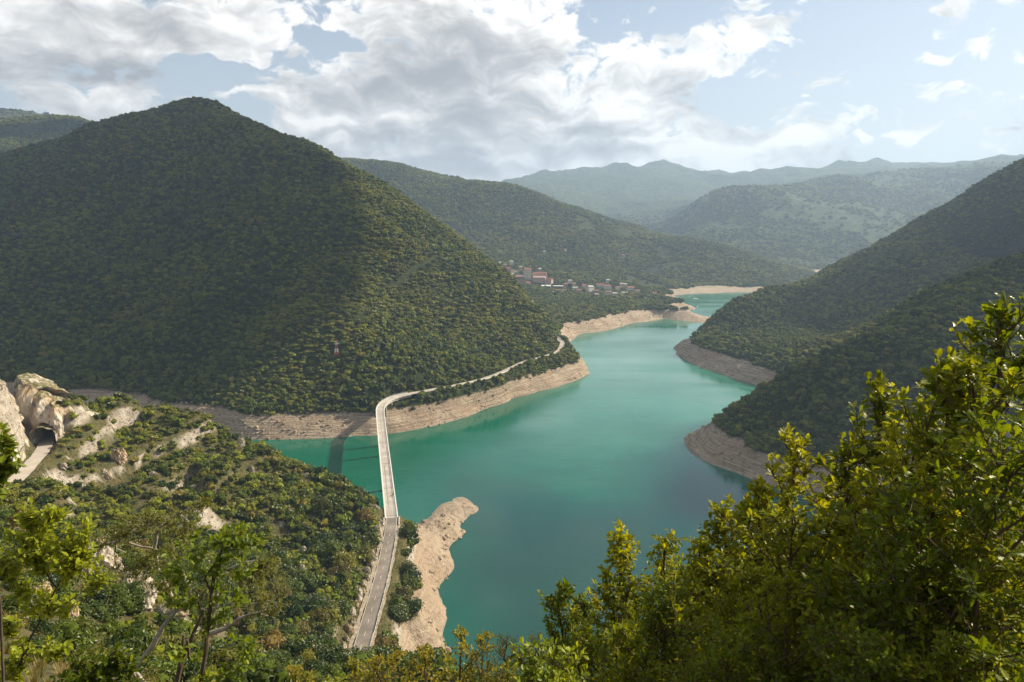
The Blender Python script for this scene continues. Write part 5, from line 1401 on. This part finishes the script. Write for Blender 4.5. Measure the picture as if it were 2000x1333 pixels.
traced('sapling', 'leafy sapling with long arching twigs at the left edge', 'tree', 9.0,
   [[(28,1345,6),(48,1270,5),(80,1210,5),(110,1150,4),(135,1110,3),(152,1075,2)],
    [(48,1270,4),(20,1220,3),(0,1190,2)], [(80,1210,3),(110,1190,3),(150,1165,2),(180,1140,1)], [(48,1270,3),(85,1262,2),(115,1262,2)], [(30,1330,3),(50,1290,2),(60,1240,2)],
    [(110,1150,3),(80,1100,3),(60,1050,2),(58,1000,1)], [(80,1210,3),(40,1150,3),(10,1110,2)]],
   [(60,1000,22,16,20),(105,1010,30,14,24),(50,1060,46,24,50),(120,1060,50,22,50),(20,1100,30,26,36),(90,1100,50,24,46),(160,1100,36,22,36),(150,1060,26,16,18),(60,1160,40,20,30),(20,1230,24,26,26),(110,1180,34,16,22),(100,1262,30,12,20),(30,1290,30,20,24),(200,1130,24,14,16),(170,1020,16,12,8)],
   'oval', M_ASH, M_BARK, .095, 7, 1.1)
traced('sapling', 'small leafy branch hanging into view at the left edge by the upper road', 'tree', 6.5,
   [[(-40,1000,5),(-15,960,4),(0,920,3),(8,880,2),(14,845,1)]],
   [(8,850,14,16,12),(12,885,22,14,16),(20,915,20,12,14),(0,940,16,10,8)], 'oval', M_ASH, M_BARK, .085, 8, 1.1)
traced('sapling', 'dark leafed bush low in the lower left corner', 'tree', 8.0,
   [[(170,1360,5),(180,1320,4),(200,1290,3),(230,1270,2)], [(180,1320,3),(150,1290,2),(140,1270,1)]],
   [(200,1300,60,24,60),(150,1325,50,16,40),(250,1290,30,20,26),(230,1330,40,12,26)], 'oval', M_OAK, M_BARK, .085, 9, 1.2)

# ------------------------------------------------------------------ unseen clouds added outside the view, shaped to shade the slopes
def clouds():
    m_, t, b = new_mat('cloud_white'); b.inputs['Base Color'].default_value = (.85, .86, .88, 1); b.inputs['Roughness'].default_value = 1; b.inputs['Specular IOR Level'].default_value = 0
    v3, f3 = ico(2); r = np.random.default_rng(77)
    sd = np.array(sun_dir)
    def cloud(pxs, label, zc=1650, rad=(70, 120), spread=90, dmin=200):
        VV = []; FF = []; off = 0
        for px, py in pxs:
            g_ = ray_ground(px, py, dmin)
            if g_ is None: continue
            p = np.array(g_); p = p + sd*((zc-p[2])/sd[2])
            for _ in range(3):
                q = rad[0]+(rad[1]-rad[0])*r.random(); c = p + (r.random(3)-.5)*np.array([spread, spread, spread*.2]) + np.array([0, 0, .35*q*r.random()])
                k = 1 + .25*fbm(v3[:, 0]*2+c[0]*.01, v3[:, 1]*2+v3[:, 2]*1.7, 1.0, 3, 3)
                VV.append(v3*k[:, None]*q*np.array([1, 1, .62]) + c); FF.append(f3+off); off += len(v3)
        link('cloud', mesh_np('cloud', np.concatenate(VV), np.concatenate(FF), [m_], smooth=True), kind='structure', label=label)
    left = [(px, py) for px in range(-150, 640, 46) for py in range(215, 800, 42) if px < np.interp(py, [180, 240, 300, 450, 540, 640, 740, 800], [340, 370, 220, 370, 470, 420, 380, 400])]
    cloud(left, 'unseen clouds added high over the valley to shade the left mountain', dmin=575, rad=(40, 68), spread=30)
    right = [(px, py) for px in range(1530, 2120, 45) for py in range(420, 960, 45) if py > np.interp(px, [1380, 1500, 1600, 2000], [840, 640, 590, 350])]
    right = [q for q in right if not (q[0] < 1740 and q[1] > 600) and q[1] < 800]
    cloud(right, 'unseen clouds added high over the valley to shade the right slopes', rad=(42, 66), spread=30)
clouds()

# ------------------------------------------------------------------ air
def haze():
    m_ = bpy.data.materials.new('air_haze'); m_.use_nodes = True; t = NT(m_.node_tree); t.n.clear()
    v = t.node('ShaderNodeVolumePrincipled'); v.inputs['Color'].default_value = (.50, .70, 1.0, 1)
    v.inputs['Density'].default_value = 1.15e-4; v.inputs['Anisotropy'].default_value = .25
    o = t.node('ShaderNodeOutputMaterial'); t.l.new(v.outputs[0], o.inputs['Volume'])
    mb = MB(); mb.box(-6200, 8900, -420, 9400, -70, 960)
    link('haze', mb.mesh('haze', [m_]), kind='stuff', label='thin pale blue summer haze over the valley')
haze()
